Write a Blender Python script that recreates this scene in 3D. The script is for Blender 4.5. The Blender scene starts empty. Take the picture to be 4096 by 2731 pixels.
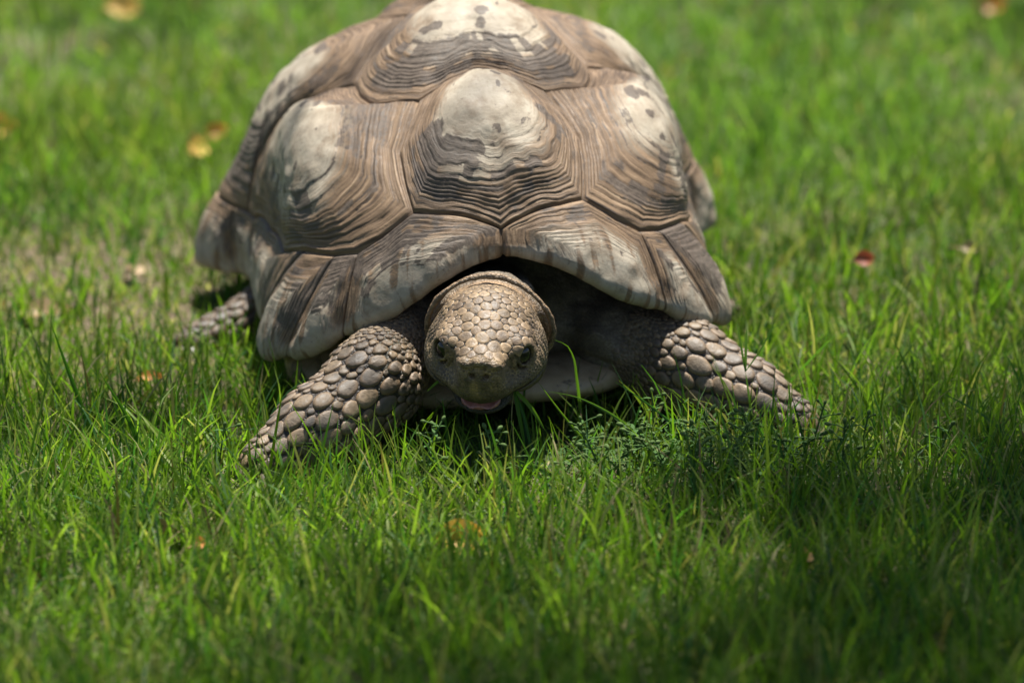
import bpy, bmesh, math, random
import numpy as np
from mathutils import Vector, Matrix
from mathutils.bvhtree import BVHTree

# ------------------------------------------------------------------ camera, sky, sun, exposure
SC = bpy.context.scene
CAM = np.array([0.0, -3.1, 0.99]); PITCH = math.radians(16.0); LENS = 135.0
cam_data = bpy.data.cameras.new('camera'); cam = bpy.data.objects.new('camera', cam_data)
SC.collection.objects.link(cam); SC.camera = cam
cam.location = CAM; cam.rotation_euler = (math.radians(90) - PITCH, 0, 0)
cam_data.lens = LENS; cam_data.sensor_width = 36.0; cam_data.clip_start = 0.05; cam_data.clip_end = 500
cam_data.dof.use_dof = True; cam_data.dof.focus_distance = 3.19; cam_data.dof.aperture_fstop = 3.7

SUN_EL, SUN_AZ = math.radians(77), math.radians(20)      # azimuth from straight behind the tortoise, towards picture right
SUN = np.array([math.cos(SUN_EL) * math.sin(SUN_AZ), math.cos(SUN_EL) * math.cos(SUN_AZ), math.sin(SUN_EL)])
world = bpy.data.worlds.new('World'); SC.world = world; world.use_nodes = True
wn = world.node_tree
sky = wn.nodes.new('ShaderNodeTexSky'); sky.sky_type = 'NISHITA'; sky.sun_disc = False
sky.sun_elevation = SUN_EL; sky.sun_rotation = SUN_AZ
bgn = wn.nodes['Background']; bgn.inputs['Strength'].default_value = 0.05
wn.links.new(sky.outputs['Color'], bgn.inputs['Color'])
sd = bpy.data.lights.new('sun', 'SUN'); sd.energy = 5.0; sd.angle = math.radians(0.53); sd.color = (1.0, 0.96, 0.89)
sun = bpy.data.objects.new('sun', sd); SC.collection.objects.link(sun)
sun.rotation_euler = Vector(SUN).to_track_quat('Z', 'Y').to_euler()
SC.view_settings.view_transform = 'Standard'; SC.view_settings.look = 'None'
SC.view_settings.gamma = 1.0; SC.view_settings.exposure = 1.28
SC.view_settings.use_curve_mapping = False
SC.render.engine = 'CYCLES'
SC.cycles.max_bounces = 6; SC.cycles.transparent_max_bounces = 6

rng = np.random.default_rng(7); random.seed(7)

# ------------------------------------------------------------------ helpers
COL = SC.collection
def link(o, parent=None):
    COL.objects.link(o)
    if parent is not None: o.parent = parent
    return o
def tag(o, label=None, cat=None, group=None, kind=None):
    for k, v in (('label', label), ('category', cat), ('group', group), ('kind', kind)):
        if v: o[k] = v
    return o
def empty(name, loc=(0, 0, 0)):
    o = bpy.data.objects.new(name, None); o.location = loc; o.empty_display_size = 0.02
    return link(o)
def mesh_np(name, V, F, attrs=None, smooth=True):
    """V (n,3); F = list of (m,k) int arrays; attrs = {name: (n,) or (n,3)}"""
    me = bpy.data.meshes.new(name); V = np.asarray(V, np.float32)
    if not isinstance(F, (list, tuple)): F = [F]
    F = [np.asarray(f, np.int32) for f in F if len(f)]
    me.vertices.add(len(V)); me.vertices.foreach_set('co', V.ravel())
    tot = np.concatenate([np.full(len(f), f.shape[1], np.int32) for f in F])
    idx = np.concatenate([f.ravel() for f in F])
    me.loops.add(len(idx)); me.loops.foreach_set('vertex_index', idx)
    me.polygons.add(len(tot)); st = np.zeros(len(tot), np.int32); st[1:] = np.cumsum(tot)[:-1]
    me.polygons.foreach_set('loop_start', st)
    me.polygons.foreach_set('use_smooth', np.full(len(tot), smooth))
    me.update(calc_edges=True)
    for k, a in (attrs or {}).items():
        a = np.asarray(a, np.float32)
        if a.ndim == 1:
            at = me.attributes.new(k, 'FLOAT', 'POINT'); at.data.foreach_set('value', a)
        else:
            at = me.attributes.new(k, 'FLOAT_VECTOR', 'POINT'); at.data.foreach_set('vector', a.ravel())
    return me
def obj(name, me, mat=None, parent=None):
    if mat is not None and not me.materials: me.materials.append(mat)
    return link(bpy.data.objects.new(name, me), parent)
def sstep(a, b, x):
    t = np.clip((x - a) / (b - a), 0, 1); return t * t * (3 - 2 * t)
def _hash(ix, iy, iz):
    h = (ix.astype(np.uint32) * np.uint32(374761393) + iy.astype(np.uint32) * np.uint32(668265263) + iz.astype(np.uint32) * np.uint32(2147483647 - 9871))
    h = (h ^ (h >> np.uint32(13))) * np.uint32(1274126177); h = h ^ (h >> np.uint32(16))
    return (h & np.uint32(0xffffff)).astype(np.float32) / np.float32(0xffffff)
def vnoise(x, y, z=None, seed=0):
    x, y = np.broadcast_arrays(np.asarray(x, float), np.asarray(y, float))
    z = np.zeros_like(x) if z is None else np.broadcast_to(np.asarray(z, float), x.shape)
    z = z + seed * 17.31
    i, j, k = np.floor(x), np.floor(y), np.floor(z); u, v, w = x - i, y - j, z - k
    i, j, k = [a.astype(np.int64) for a in (i, j, k)]
    u, v, w = [a * a * (3 - 2 * a) for a in (u, v, w)]
    r = 0
    for a in (0, 1):
        for b in (0, 1):
            for c in (0, 1):
                r = r + _hash(i + a, j + b, k + c) * (u if a else 1 - u) * (v if b else 1 - v) * (w if c else 1 - w)
    return r

# ------------------------------------------------------------------ materials
class M:
    def __init__(s, name):
        s.m = bpy.data.materials.new(name); s.m.use_nodes = True; s.t = s.m.node_tree; s.n = s.t.nodes
        s.p = s.n['Principled BSDF']
    def add(s, typ, **kw):
        n = s.n.new(typ)
        for k, v in kw.items(): setattr(n, k, v)
        return n
    def l(s, a, b): s.t.links.new(a, b)
    def attr(s, name, vec=False):
        n = s.add('ShaderNodeAttribute', attribute_name=name); return n.outputs['Vector' if vec else 'Fac']
    def noise(s, scale, detail=4, rough=.55, vec=None, dist=0.0):
        n = s.add('ShaderNodeTexNoise'); n.inputs['Scale'].default_value = scale; n.inputs['Detail'].default_value = detail
        n.inputs['Roughness'].default_value = rough; n.inputs['Distortion'].default_value = dist
        if vec is None: vec = s.objc()
        s.l(vec, n.inputs['Vector']); return n.outputs['Fac']
    def objc(s):
        if not hasattr(s, '_o'): s._o = s.add('ShaderNodeTexCoord').outputs['Object']
        return s._o
    def ramp(s, fac, stops):
        n = s.add('ShaderNodeValToRGB'); r = n.color_ramp
        while len(r.elements) < len(stops): r.elements.new(.5)
        for e, (p, c) in zip(r.elements, stops):
            e.position = p; e.color = (*c, 1) if not isinstance(c, (int, float)) else (c, c, c, 1)
        s.l(fac, n.inputs['Fac']); return n.outputs['Color']
    def mix(s, f, a, b, mode='MIX'):
        n = s.add('ShaderNodeMix', data_type='RGBA', blend_type=mode)
        for k, v in ((0, f), (6, a), (7, b)):
            if hasattr(v, 'is_output'): s.l(v, n.inputs[k])
            elif isinstance(v, (int, float)): n.inputs[k].default_value = v if k == 0 else (v, v, v, 1)
            else: n.inputs[k].default_value = (*v, 1)
        return n.outputs[2]
    def math(s, op, a, b=None, c=None):
        n = s.add('ShaderNodeMath', operation=op)
        for k, v in enumerate((a, b, c)):
            if v is None: continue
            if hasattr(v, 'is_output'): s.l(v, n.inputs[k])
            else: n.inputs[k].default_value = v
        return n.outputs[0]
    def bump(s, h, strength=.5, dist=.001, normal=None):
        n = s.add('ShaderNodeBump'); n.inputs['Strength'].default_value = strength; n.inputs['Distance'].default_value = dist
        s.l(h, n.inputs['Height'])
        if normal is not None: s.l(normal, n.inputs['Normal'])
        return n.outputs['Normal']
    def out(s, col=None, rough=None, nrm=None, **kw):
        for key, v in (('Base Color', col), ('Roughness', rough), ('Normal', nrm)):
            if v is None: continue
            if hasattr(v, 'is_output'): s.l(v, s.p.inputs[key])
            else: s.p.inputs[key].default_value = (*v, 1) if key == 'Base Color' else v
        for k, v in kw.items(): s.p.inputs[k.replace('_', ' ')].default_value = v
        return s.m

def mat_scute():
    m = M('scute_horn')
    dark, brown, ring = m.attr('dark'), m.attr('brown'), m.attr('ring')
    tv = m.attr('tex', True)                         # (angle-ish, t-ish, seed): runs along the growth rings
    str1 = m.noise(1.0, 5, .6, tv); fine = m.noise(240, 4, .6); blot = m.noise(60, 5, .62); big = m.noise(22, 3)
    pale = m.ramp(blot, [(.28, (.20, .155, .10)), (.5, (.32, .265, .185)), (.72, (.41, .355, .265))])
    pale = m.mix(m.math('MULTIPLY', big, .55), pale, (.25, .228, .198))
    stain = m.noise(38, 6, .7); pale = m.mix(m.ramp(stain, [(.50, 0), (.66, .7)]), pale, (.17, .12, .075))
    pale = m.mix(m.ramp(m.noise(170, 5, .75), [(.60, 0), (.68, .6)]), pale, (.10, .07, .045))
    brn = m.ramp(str1, [(.30, (.040, .026, .016)), (.46, (.120, .078, .046)), (.60, (.205, .136, .080)), (.78, (.33, .255, .17))])
    bf = m.math('ADD', brown, m.math('MULTIPLY', m.math('SUBTRACT', str1, .5), .9))
    bf = m.ramp(bf, [(.25, 0), (.62, 1)])
    c = m.mix(bf, pale, brn)
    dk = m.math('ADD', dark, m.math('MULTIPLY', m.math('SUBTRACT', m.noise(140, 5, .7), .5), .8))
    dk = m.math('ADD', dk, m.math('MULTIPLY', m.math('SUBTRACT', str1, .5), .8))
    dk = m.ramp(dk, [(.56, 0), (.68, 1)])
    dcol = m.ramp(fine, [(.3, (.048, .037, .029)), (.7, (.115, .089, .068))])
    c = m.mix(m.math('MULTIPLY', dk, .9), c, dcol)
    line = m.ramp(str1, [(.30, 1), (.40, 0)])
    c = m.mix(m.math('MULTIPLY', m.math('MULTIPLY', line, ring), .8), c, (.06, .045, .035))
    h = m.math('ADD', m.math('MULTIPLY', str1, m.math('MULTIPLY', ring, 1.0)), m.math('MULTIPLY', fine, .35))
    return m.out(c, m.ramp(fine, [(.3, .52), (.7, .75)]), m.bump(h, .75, .0016), Specular_IOR_Level=.3)
def mat_inner():
    m = M('shell_seam'); n = m.noise(300, 3)
    return m.out(m.ramp(n, [(.3, (.04, .028, .018)), (.7, (.11, .075, .045))]), .8)
def mat_plastron():
    m = M('plastron_horn'); n = m.noise(30, 5, .6); f = m.noise(200, 4)
    c = m.ramp(n, [(.3, (.16, .11, .06)), (.5, (.33, .24, .14)), (.7, (.42, .32, .20))])
    c = m.mix(m.ramp(m.noise(55, 4, .7), [(.58, 0), (.66, .8)]), c, (.06, .045, .035))
    return m.out(c, .5, m.bump(f, .4, .001))
def mat_skin():
    m = M('tortoise_skin')
    v = m.add('ShaderNodeTexVoronoi', feature='DISTANCE_TO_EDGE'); v.inputs['Scale'].default_value = 330
    w = m.mix(.3, m.objc(), m.objc()); m.l(m.objc(), v.inputs['Vector'])
    cr = m.ramp(v.outputs['Distance'], [(0, 0), (.12, .8), (.3, 1)])
    n = m.noise(70, 5, .6); f = m.noise(500, 3); wr = m.noise(120, 3, .5, dist=1.5)
    base = m.attr('skin', True)
    c = m.mix(1.0, base, m.ramp(n, [(.28, .55), (.5, 1.0), (.72, 1.45)]), 'MULTIPLY')
    c = m.mix(1.0, c, m.ramp(cr, [(0, .62), (1, 1.05)]), 'MULTIPLY')
    h = m.math('ADD', m.math('MULTIPLY', cr, .5), m.math('ADD', m.math('MULTIPLY', f, .25), m.math('MULTIPLY', wr, 1.0)))
    return m.out(c, .55, m.bump(h, .8, .0014))
def mat_scale():
    m = M('tortoise_scale')
    base = m.attr('tint', True); e = m.attr('edge'); n = m.noise(260, 4, .6); b = m.noise(90, 4)
    c = m.mix(1.0, base, m.ramp(n, [(.25, .6), (.5, 1.0), (.75, 1.4)]), 'MULTIPLY')
    c = m.mix(m.ramp(m.math('ADD', e, m.math('MULTIPLY', m.math('SUBTRACT', b, .5), .7)), [(.55, 0), (1.0, .75)]), c, m.mix(.5, base, (.25, .15, .07)))
    h = m.math('ADD', n, m.noise(700, 2))
    return m.out(c, m.ramp(n, [(.3, .45), (.7, .7)]), m.bump(h, .6, .0006))
def mat_plain(name, col, rough=.5, var=.35, scale=150, **kw):
    m = M(name); n = m.noise(scale, 4)
    c = m.mix(1.0, col, m.ramp(n, [(.25, 1 - var), (.75, 1 + var)]), 'MULTIPLY')
    return m.out(c, rough, m.bump(n, .3, .0006), **kw)
def mat_grass():
    m = M('grass_blade')
    base = m.attr('tint', True); h = m.attr('along')
    c = base
    p = m.p; m.l(c, p.inputs['Base Color']); p.inputs['Roughness'].default_value = .5
    p.inputs['Specular IOR Level'].default_value = .2
    tr = m.add('ShaderNodeBsdfTranslucent'); m.l(m.mix(1.0, c, (1.35, 1.7, .5), 'MULTIPLY'), tr.inputs['Color'])
    mx = m.add('ShaderNodeMixShader'); mx.inputs[0].default_value = .50
    m.l(p.outputs[0], mx.inputs[1]); m.l(tr.outputs[0], mx.inputs[2])
    m.l(mx.outputs[0], m.n['Material Output'].inputs['Surface'])
    return m.m
def mat_ground():
    m = M('lawn_soil'); n = m.noise(9, 6, .65); f = m.noise(130, 5, .7); g = m.noise(2.2, 3)
    soil = m.ramp(f, [(.3, (.04, .03, .018)), (.5, (.15, .11, .065)), (.72, (.33, .26, .17))])
    moss = m.ramp(f, [(.3, (.018, .036, .008)), (.7, (.075, .135, .024))])
    vm = m.add('ShaderNodeVectorMath', operation='DISTANCE'); m.l(m.objc(), vm.inputs[0]); vm.inputs[1].default_value = (-.42, .50, 0)
    worn = m.ramp(vm.outputs['Value'], [(.12, .45), (.45, 0)])
    c = m.mix(m.ramp(m.math('ADD', m.math('ADD', m.math('MULTIPLY', n, .6), m.math('MULTIPLY', g, .5)), worn), [(.50, 0), (.72, 1)]), moss, soil)
    return m.out(c, .95, m.bump(f, 1.0, .01))
def mat_leaf(name, c1, c2, trans=.3, rough=.5, spec=.4):
    m = M(name); n = m.noise(55, 5, .65)
    c = m.ramp(n, [(.3, c1), (.7, c2)]); m.l(c, m.p.inputs['Base Color']); m.p.inputs['Roughness'].default_value = rough; m.p.inputs['Specular IOR Level'].default_value = spec
    tr = m.add('ShaderNodeBsdfTranslucent'); m.l(c, tr.inputs['Color'])
    mx = m.add('ShaderNodeMixShader'); mx.inputs[0].default_value = trans
    m.l(m.p.outputs[0], mx.inputs[1]); m.l(tr.outputs[0], mx.inputs[2]); m.l(mx.outputs[0], m.n['Material Output'].inputs['Surface'])
    return m.m
# ------------------------------------------------------------------ the ground
def grid_sheet(name, x0, x1, y0, y1, nx, ny, z):
    X, Y = np.meshgrid(np.linspace(x0, x1, nx), np.linspace(y0, y1, ny), indexing='ij')
    V = np.stack([X, Y, z(X, Y)], -1).reshape(-1, 3)
    i, j = np.meshgrid(np.arange(nx - 1), np.arange(ny - 1), indexing='ij'); a = (i * ny + j).ravel()
    return mesh_np(name, V, np.stack([a, a + ny, a + ny + 1, a + 1], -1))
def ground_z(X, Y):
    return (vnoise(X * 2.2, Y * 2.2, seed=3) - .5) * .02 * sstep(.4, 1.2, np.hypot(X, Y - .2)) + (vnoise(X * 14, Y * 14, seed=4) - .5) * .006
gr = obj('ground', grid_sheet('ground', -40, 40, -12, 120, 500, 700, ground_z), mat_ground()); tag(gr, kind='structure')

# ------------------------------------------------------------------ the tortoise: shell surface (chart: azimuth, arc)
# ---- body frame
YAW=math.radians(6.0); ROLL=math.radians(3.0); ORG=np.array([-0.0050,0.05,0.0])
def b2w(p):
    p=np.asarray(p,float); u,v,z=p[...,0],p[...,1],p[...,2]-0.12
    u2=u*math.cos(ROLL)-z*math.sin(ROLL); z2=u*math.sin(ROLL)+z*math.cos(ROLL)+0.12
    c,s=math.cos(YAW),math.sin(YAW)
    return np.stack([ORG[0]+u2*c-v*s,ORG[1]+u2*s+v*c,z2],-1)
def pspline(xk,yk,per):
    n=len(xk); h=np.diff(np.append(xk,xk[0]+per)); A=np.zeros((n,n)); r=np.zeros(n)
    for i in range(n):
        hm,hp=h[i-1],h[i]; A[i,i-1]+=hm; A[i,i]+=2*(hm+hp); A[i,(i+1)%n]+=hp
        r[i]=6*((yk[(i+1)%n]-yk[i])/hp-(yk[i]-yk[i-1])/hm)
    m=np.linalg.solve(A,r)
    def f(x):
        x=(np.asarray(x,float)-xk[0])%per+xk[0]; i=np.clip(np.searchsorted(xk,x,side='right')-1,0,n-1)
        j=(i+1)%n; hp=h[i]; t=x-xk[i]; a=hp-t
        return (m[i]*a**3+m[j]*t**3)/(6*hp)+(yk[i]/hp-m[i]*hp/6)*a+(yk[j]/hp-m[j]*hp/6)*t
    return f
VC=0.30; ZT=0.318
RIM=[(0,0.0,.166),(.045,-.010,.157),(.095,-.006,.127),(.140,.018,.099),(.178,.052,.075),(.203,.10,.060),(.205,.16,.056),(.202,.23,.064),
(.205,.31,.068),(.224,.39,.060),(.254,.45,.055),(.235,.52,.056),(.158,.575,.056),(.075,.60,.05)]
_r=[(u,v,z) for u,v,z in RIM]+[(0,.61,.04)]+[(-u,v,z) for u,v,z in RIM[:0:-1]]
_r=np.array(_r); _al=np.arctan2(_r[:,0]/.21,(VC-_r[:,1])/.30); _o=np.argsort(_al); _al=_al[_o]; _r=_r[_o]
# last point alpha=pi
fU,fV,fZ=[pspline(_al,_r[:,k],2*math.pi) for k in range(3)]
FL={.224:.209,.254:.214,.235:.196}
_rf=_r.copy(); _rf[:,0]=[math.copysign(FL.get(round(abs(x),3),abs(x)),x) for x in _r[:,0]]
fU0=pspline(_al,_rf[:,0],2*math.pi)
def base(al,s):
    al=np.asarray(al,float); s=np.asarray(s,float); al,s=np.broadcast_arrays(al,s)
    wf=np.clip((s-.60)/.38,0,1); wf=wf*wf*(3-2*wf); U=fU0(al)*(1-wf)+fU(al)*wf; ad=np.abs(np.degrees(al)); U=U*(1-(1-wf)*(.065*np.exp(-((ad-58)/24)**2)-.075*np.exp(-((ad-108)/22)**2))); U=U*(1+np.where(al>0,.035*(1-wf)*np.exp(-((ad-95)/28)**2)-.035*wf*np.exp(-((ad-113)/15)**2),0)); V,Z=fV(al),fZ(al); D=np.hypot(U,V-VC); dx,dy=U/D,(V-VC)/D
    ca=np.cos(al); q=np.where(ca>0,1.80-.33*np.clip(ca,0,1)**1.5,1.80-.2*np.clip(-ca,0,1)**1.5)
    S0=.965
    def prof(x):
        r=np.sin(x*math.pi/2); c=np.clip(np.cos(x*math.pi/2),1e-9,1)
        return r*D, Z+(ZT-Z)*c**(2/q)
    r,z=prof(np.minimum(s,S0))
    r0,z0=prof(np.full_like(s,S0)); r1,z1=prof(np.full_like(s,S0-.04))
    tr,tz=r0-r1,z0-z1; L=np.hypot(tr,tz); tr,tz=tr/L,tz/L; nr,nz=-tz,tr   # outward normal
    th=.015
    e=s>S0; b=np.clip((s-S0)/.06,0,1)*math.pi
    cr=r0-nr*th/2+nr*np.cos(b)*th/2+tr*np.sin(b)*th/2; cz=z0-nz*th/2+nz*np.cos(b)*th/2+tz*np.sin(b)*th/2
    x=np.clip(s-S0-.06,0,1)*.12
    cr=cr-tr*x*.6-nr*x*.8; cz=cz-tz*x*.6-nz*x*.8
    r=np.where(e,cr,r); z=np.where(e,cz,z)
    return np.stack([r*dx,VC+r*dy,z],-1)

def surf(q):
    """chart xy (front = -y) -> world"""
    return b2w(base(np.arctan2(q[..., 0], -q[..., 1]), np.maximum(np.hypot(q[..., 0], q[..., 1]), 1e-4)))
def surf_n(q, e=.006):
    px = surf(q + [e, 0]) - surf(q - [e, 0]); py = surf(q + [0, e]) - surf(q - [0, e])
    n = np.cross(px, py); n /= np.linalg.norm(n, axis=-1, keepdims=True) + 1e-12
    c = b2w(np.array([0, VC, .10])); sgn = np.sign((n * (surf(q) - c)).sum(-1, keepdims=True))
    return n, sgn
def cq(a, s): a = math.radians(a); return (s * math.sin(a), -s * math.cos(a))

tort = empty('tortoise', (0.0, 0.25, 0.0))
tag(tort, 'large brown tortoise with domed ringed shell grazing in the lawn', 'tortoise')
TORT_OFF = np.array([0.0, 0.25, 0.0])
M_SCUTE, M_INNER, M_PLAS, M_SKIN, M_SCALE = mat_scute(), mat_inner(), mat_plastron(), mat_skin(), mat_scale()

# inner shell under the scutes
na, ns = 180, 70
A, S = np.meshgrid(np.linspace(-math.pi, math.pi, na, endpoint=False), np.concatenate([np.linspace(.01, .96, 46), np.linspace(.965, 1.03, 12), np.linspace(1.05, 1.3, 12)]), indexing='ij')
Q = np.stack([S * np.sin(A), -S * np.cos(A)], -1)
P0 = surf(Q); da = surf(np.stack([S * np.sin(A + .01), -S * np.cos(A + .01)], -1)) - P0
ds = surf(np.stack([(S + .004) * np.sin(A), -(S + .004) * np.cos(A)], -1)) - P0
N0 = np.cross(ds, da); N0 /= np.linalg.norm(N0, axis=-1, keepdims=True) + 1e-12
if N0[0, 30, 2] < 0: N0 = -N0
NS_SIGN = 1.0
P0 = P0 - N0 * .0042
i, j = np.meshgrid(np.arange(na), np.arange(S.shape[1] - 1), indexing='ij'); nn = S.shape[1]
a = (i * nn + j).ravel(); b = (((i + 1) % na) * nn + j).ravel()
carapace = obj('carapace', mesh_np('carapace', P0.reshape(-1, 3) - TORT_OFF, np.stack([a, a + 1, b + 1, b], -1)), M_INNER, tort)

def pol_normal(q):
    A = np.arctan2(q[..., 0], -q[..., 1]); S = np.maximum(np.hypot(q[..., 0], q[..., 1]), .004)
    f = lambda a, s: b2w(base(a, s))
    e = .004
    da = f(A + e, S) - f(A - e, S); dS = f(A, S + e) - f(A, np.maximum(S - e, .001))
    n = np.cross(dS, da); n /= np.linalg.norm(n, axis=-1, keepdims=True) + 1e-12
    return n if CHK > 0 else -n
CHK = 1.0
CHK = 1.0 if pol_normal(np.array([[0.0, -.4]]))[0, 2] > 0 else -1.0

R1 = 1.022
def arc(a0, a1, s=R1, n=6): return [(a0 + (a1 - a0) * k / n, s) for k in range(n + 1)]
# junctions and seams of the right half, (azimuth deg, arc); the left half mirrors them
jV12, jV2C = (25, .388), (66, .368)
sV1M1 = [(0, .865), (4, .825), (9, .778), (15, .735), (21, .695)]
sC1M1 = [(21, .695), (28, .728), (34, .748)]
MI = [(34, .748), (40, .737), (50, .718), (97, .82), (107, .81), (116, .80), (126, .80), (137, .82), (149, .82), (159, .82), (170, .80)]
MR = [35.5, 50, 68, 92, 105, 115, 125, 135, 148, 159, 170]
jC1C2M = (102, .812); mA, mB, mC = (62, .75), (79, .79), (100, .816)
sC1C2 = [jV2C, (83, .46), (97, .57), (103, .69), jC1C2M]
jV23, jV3C, jV34, jV4C, jV45, jC23M, jC34M, jC4M = (104, .14), (124, .25), (152, .38), (146, .52), (156, .66), (126, .80), (149, .82), (159, .82)
sC2C3 = [jV3C, (122, .42), (124, .6), jC23M]
sC3C4 = [jV4C, (148, .68), jC34M]
mir = lambda L: [(-a, s) for a, s in L]
def sym(L): return L + mir([p for p in L if abs(p[0]) not in (0, 180)][::-1])
POLY = []   # (polygon, centre, bump height, kind)
POLY.append((sym(sV1M1 + [(24, .61), (27.5, .52), jV12, (14, .352), (0, .342)]), (0, .455), .029, 'v'))
POLY.append((sym([(0, .342), (14, .352), jV12, (44, .385), jV2C, (80, .25), jV23, (180, .06)]), (0, .175), .030, 'v'))
POLY.append((sym([(0, -.0)] if False else [(180, .06), jV23, (114, .19), jV3C, (138, .31), jV34, (180, .36)]), (180, .17), .024, 'v'))
POLY.append((sym([(180, .36), jV34, jV4C, jV45, (180, .62)]), (180, .47), .02, 'v'))
POLY.append((sym([(180, .62), jV45, jC4M, (170, .80), (180, .80)]), (180, .73), .008, 'v'))
for sg in (1, -1):
    m_ = (lambda L: L) if sg > 0 else mir
    c1 = [(21, .695), (24, .61), (27.5, .52), jV12, (44, .385)] + sC1C2 + [mC, MI[3], mB, mA, MI[2], MI[1], MI[0], (28, .728)]
    POLY.append((m_(c1), (sg * 66, .49), .026, 'c'))
    c2 = [jV2C, (80, .25), jV23, (114, .19)] + sC2C3 + [MI[6], MI[5], MI[4]] + sC1C2[::-1][:-1]
    POLY.append((m_(c2), (sg * 109, .45), .011, 'c'))
    c3 = [jV3C, (138, .31), jV34] + sC3C4 + [MI[7]] + sC2C3[::-1][:-1]
    POLY.append((m_(c3), (sg * 135, .52), .010, 'c'))
    c4 = [jV4C, jV45, jC4M] + sC3C4[::-1][:-1]
    POLY.append((m_(c4), (sg * 152, .68), .012, 'c'))
    inner = [sV1M1 + sC1M1[1:], [MI[0], MI[1]], [MI[1], MI[2]], [MI[2], mA, mB, MI[3]], [MI[3], mC, jC1C2M, MI[4]]] + [[MI[k], MI[k + 1]] for k in range(4, 10)]
    cen = [(25, .95), (43, .965), (59, .965), (82, .95), (99, .95), (110, .94), (120, .94), (130, .95), (141, .95), (153, .95), (164, .95)]
    for k in range(11):
        a0 = 0 if k == 0 else MR[k - 1]; a1 = MR[k]
        pl = list(inner[k]) + arc(a1, a0)
        POLY.append((m_(pl), (sg * cen[k][0], cen[k][1]), .0055 if k < 4 else .0045, 'm'))
POLY.append((sym([(180, .80), (170, .80), (170, R1), (180, R1)]), (180, .95), .004, 'm'))

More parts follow.
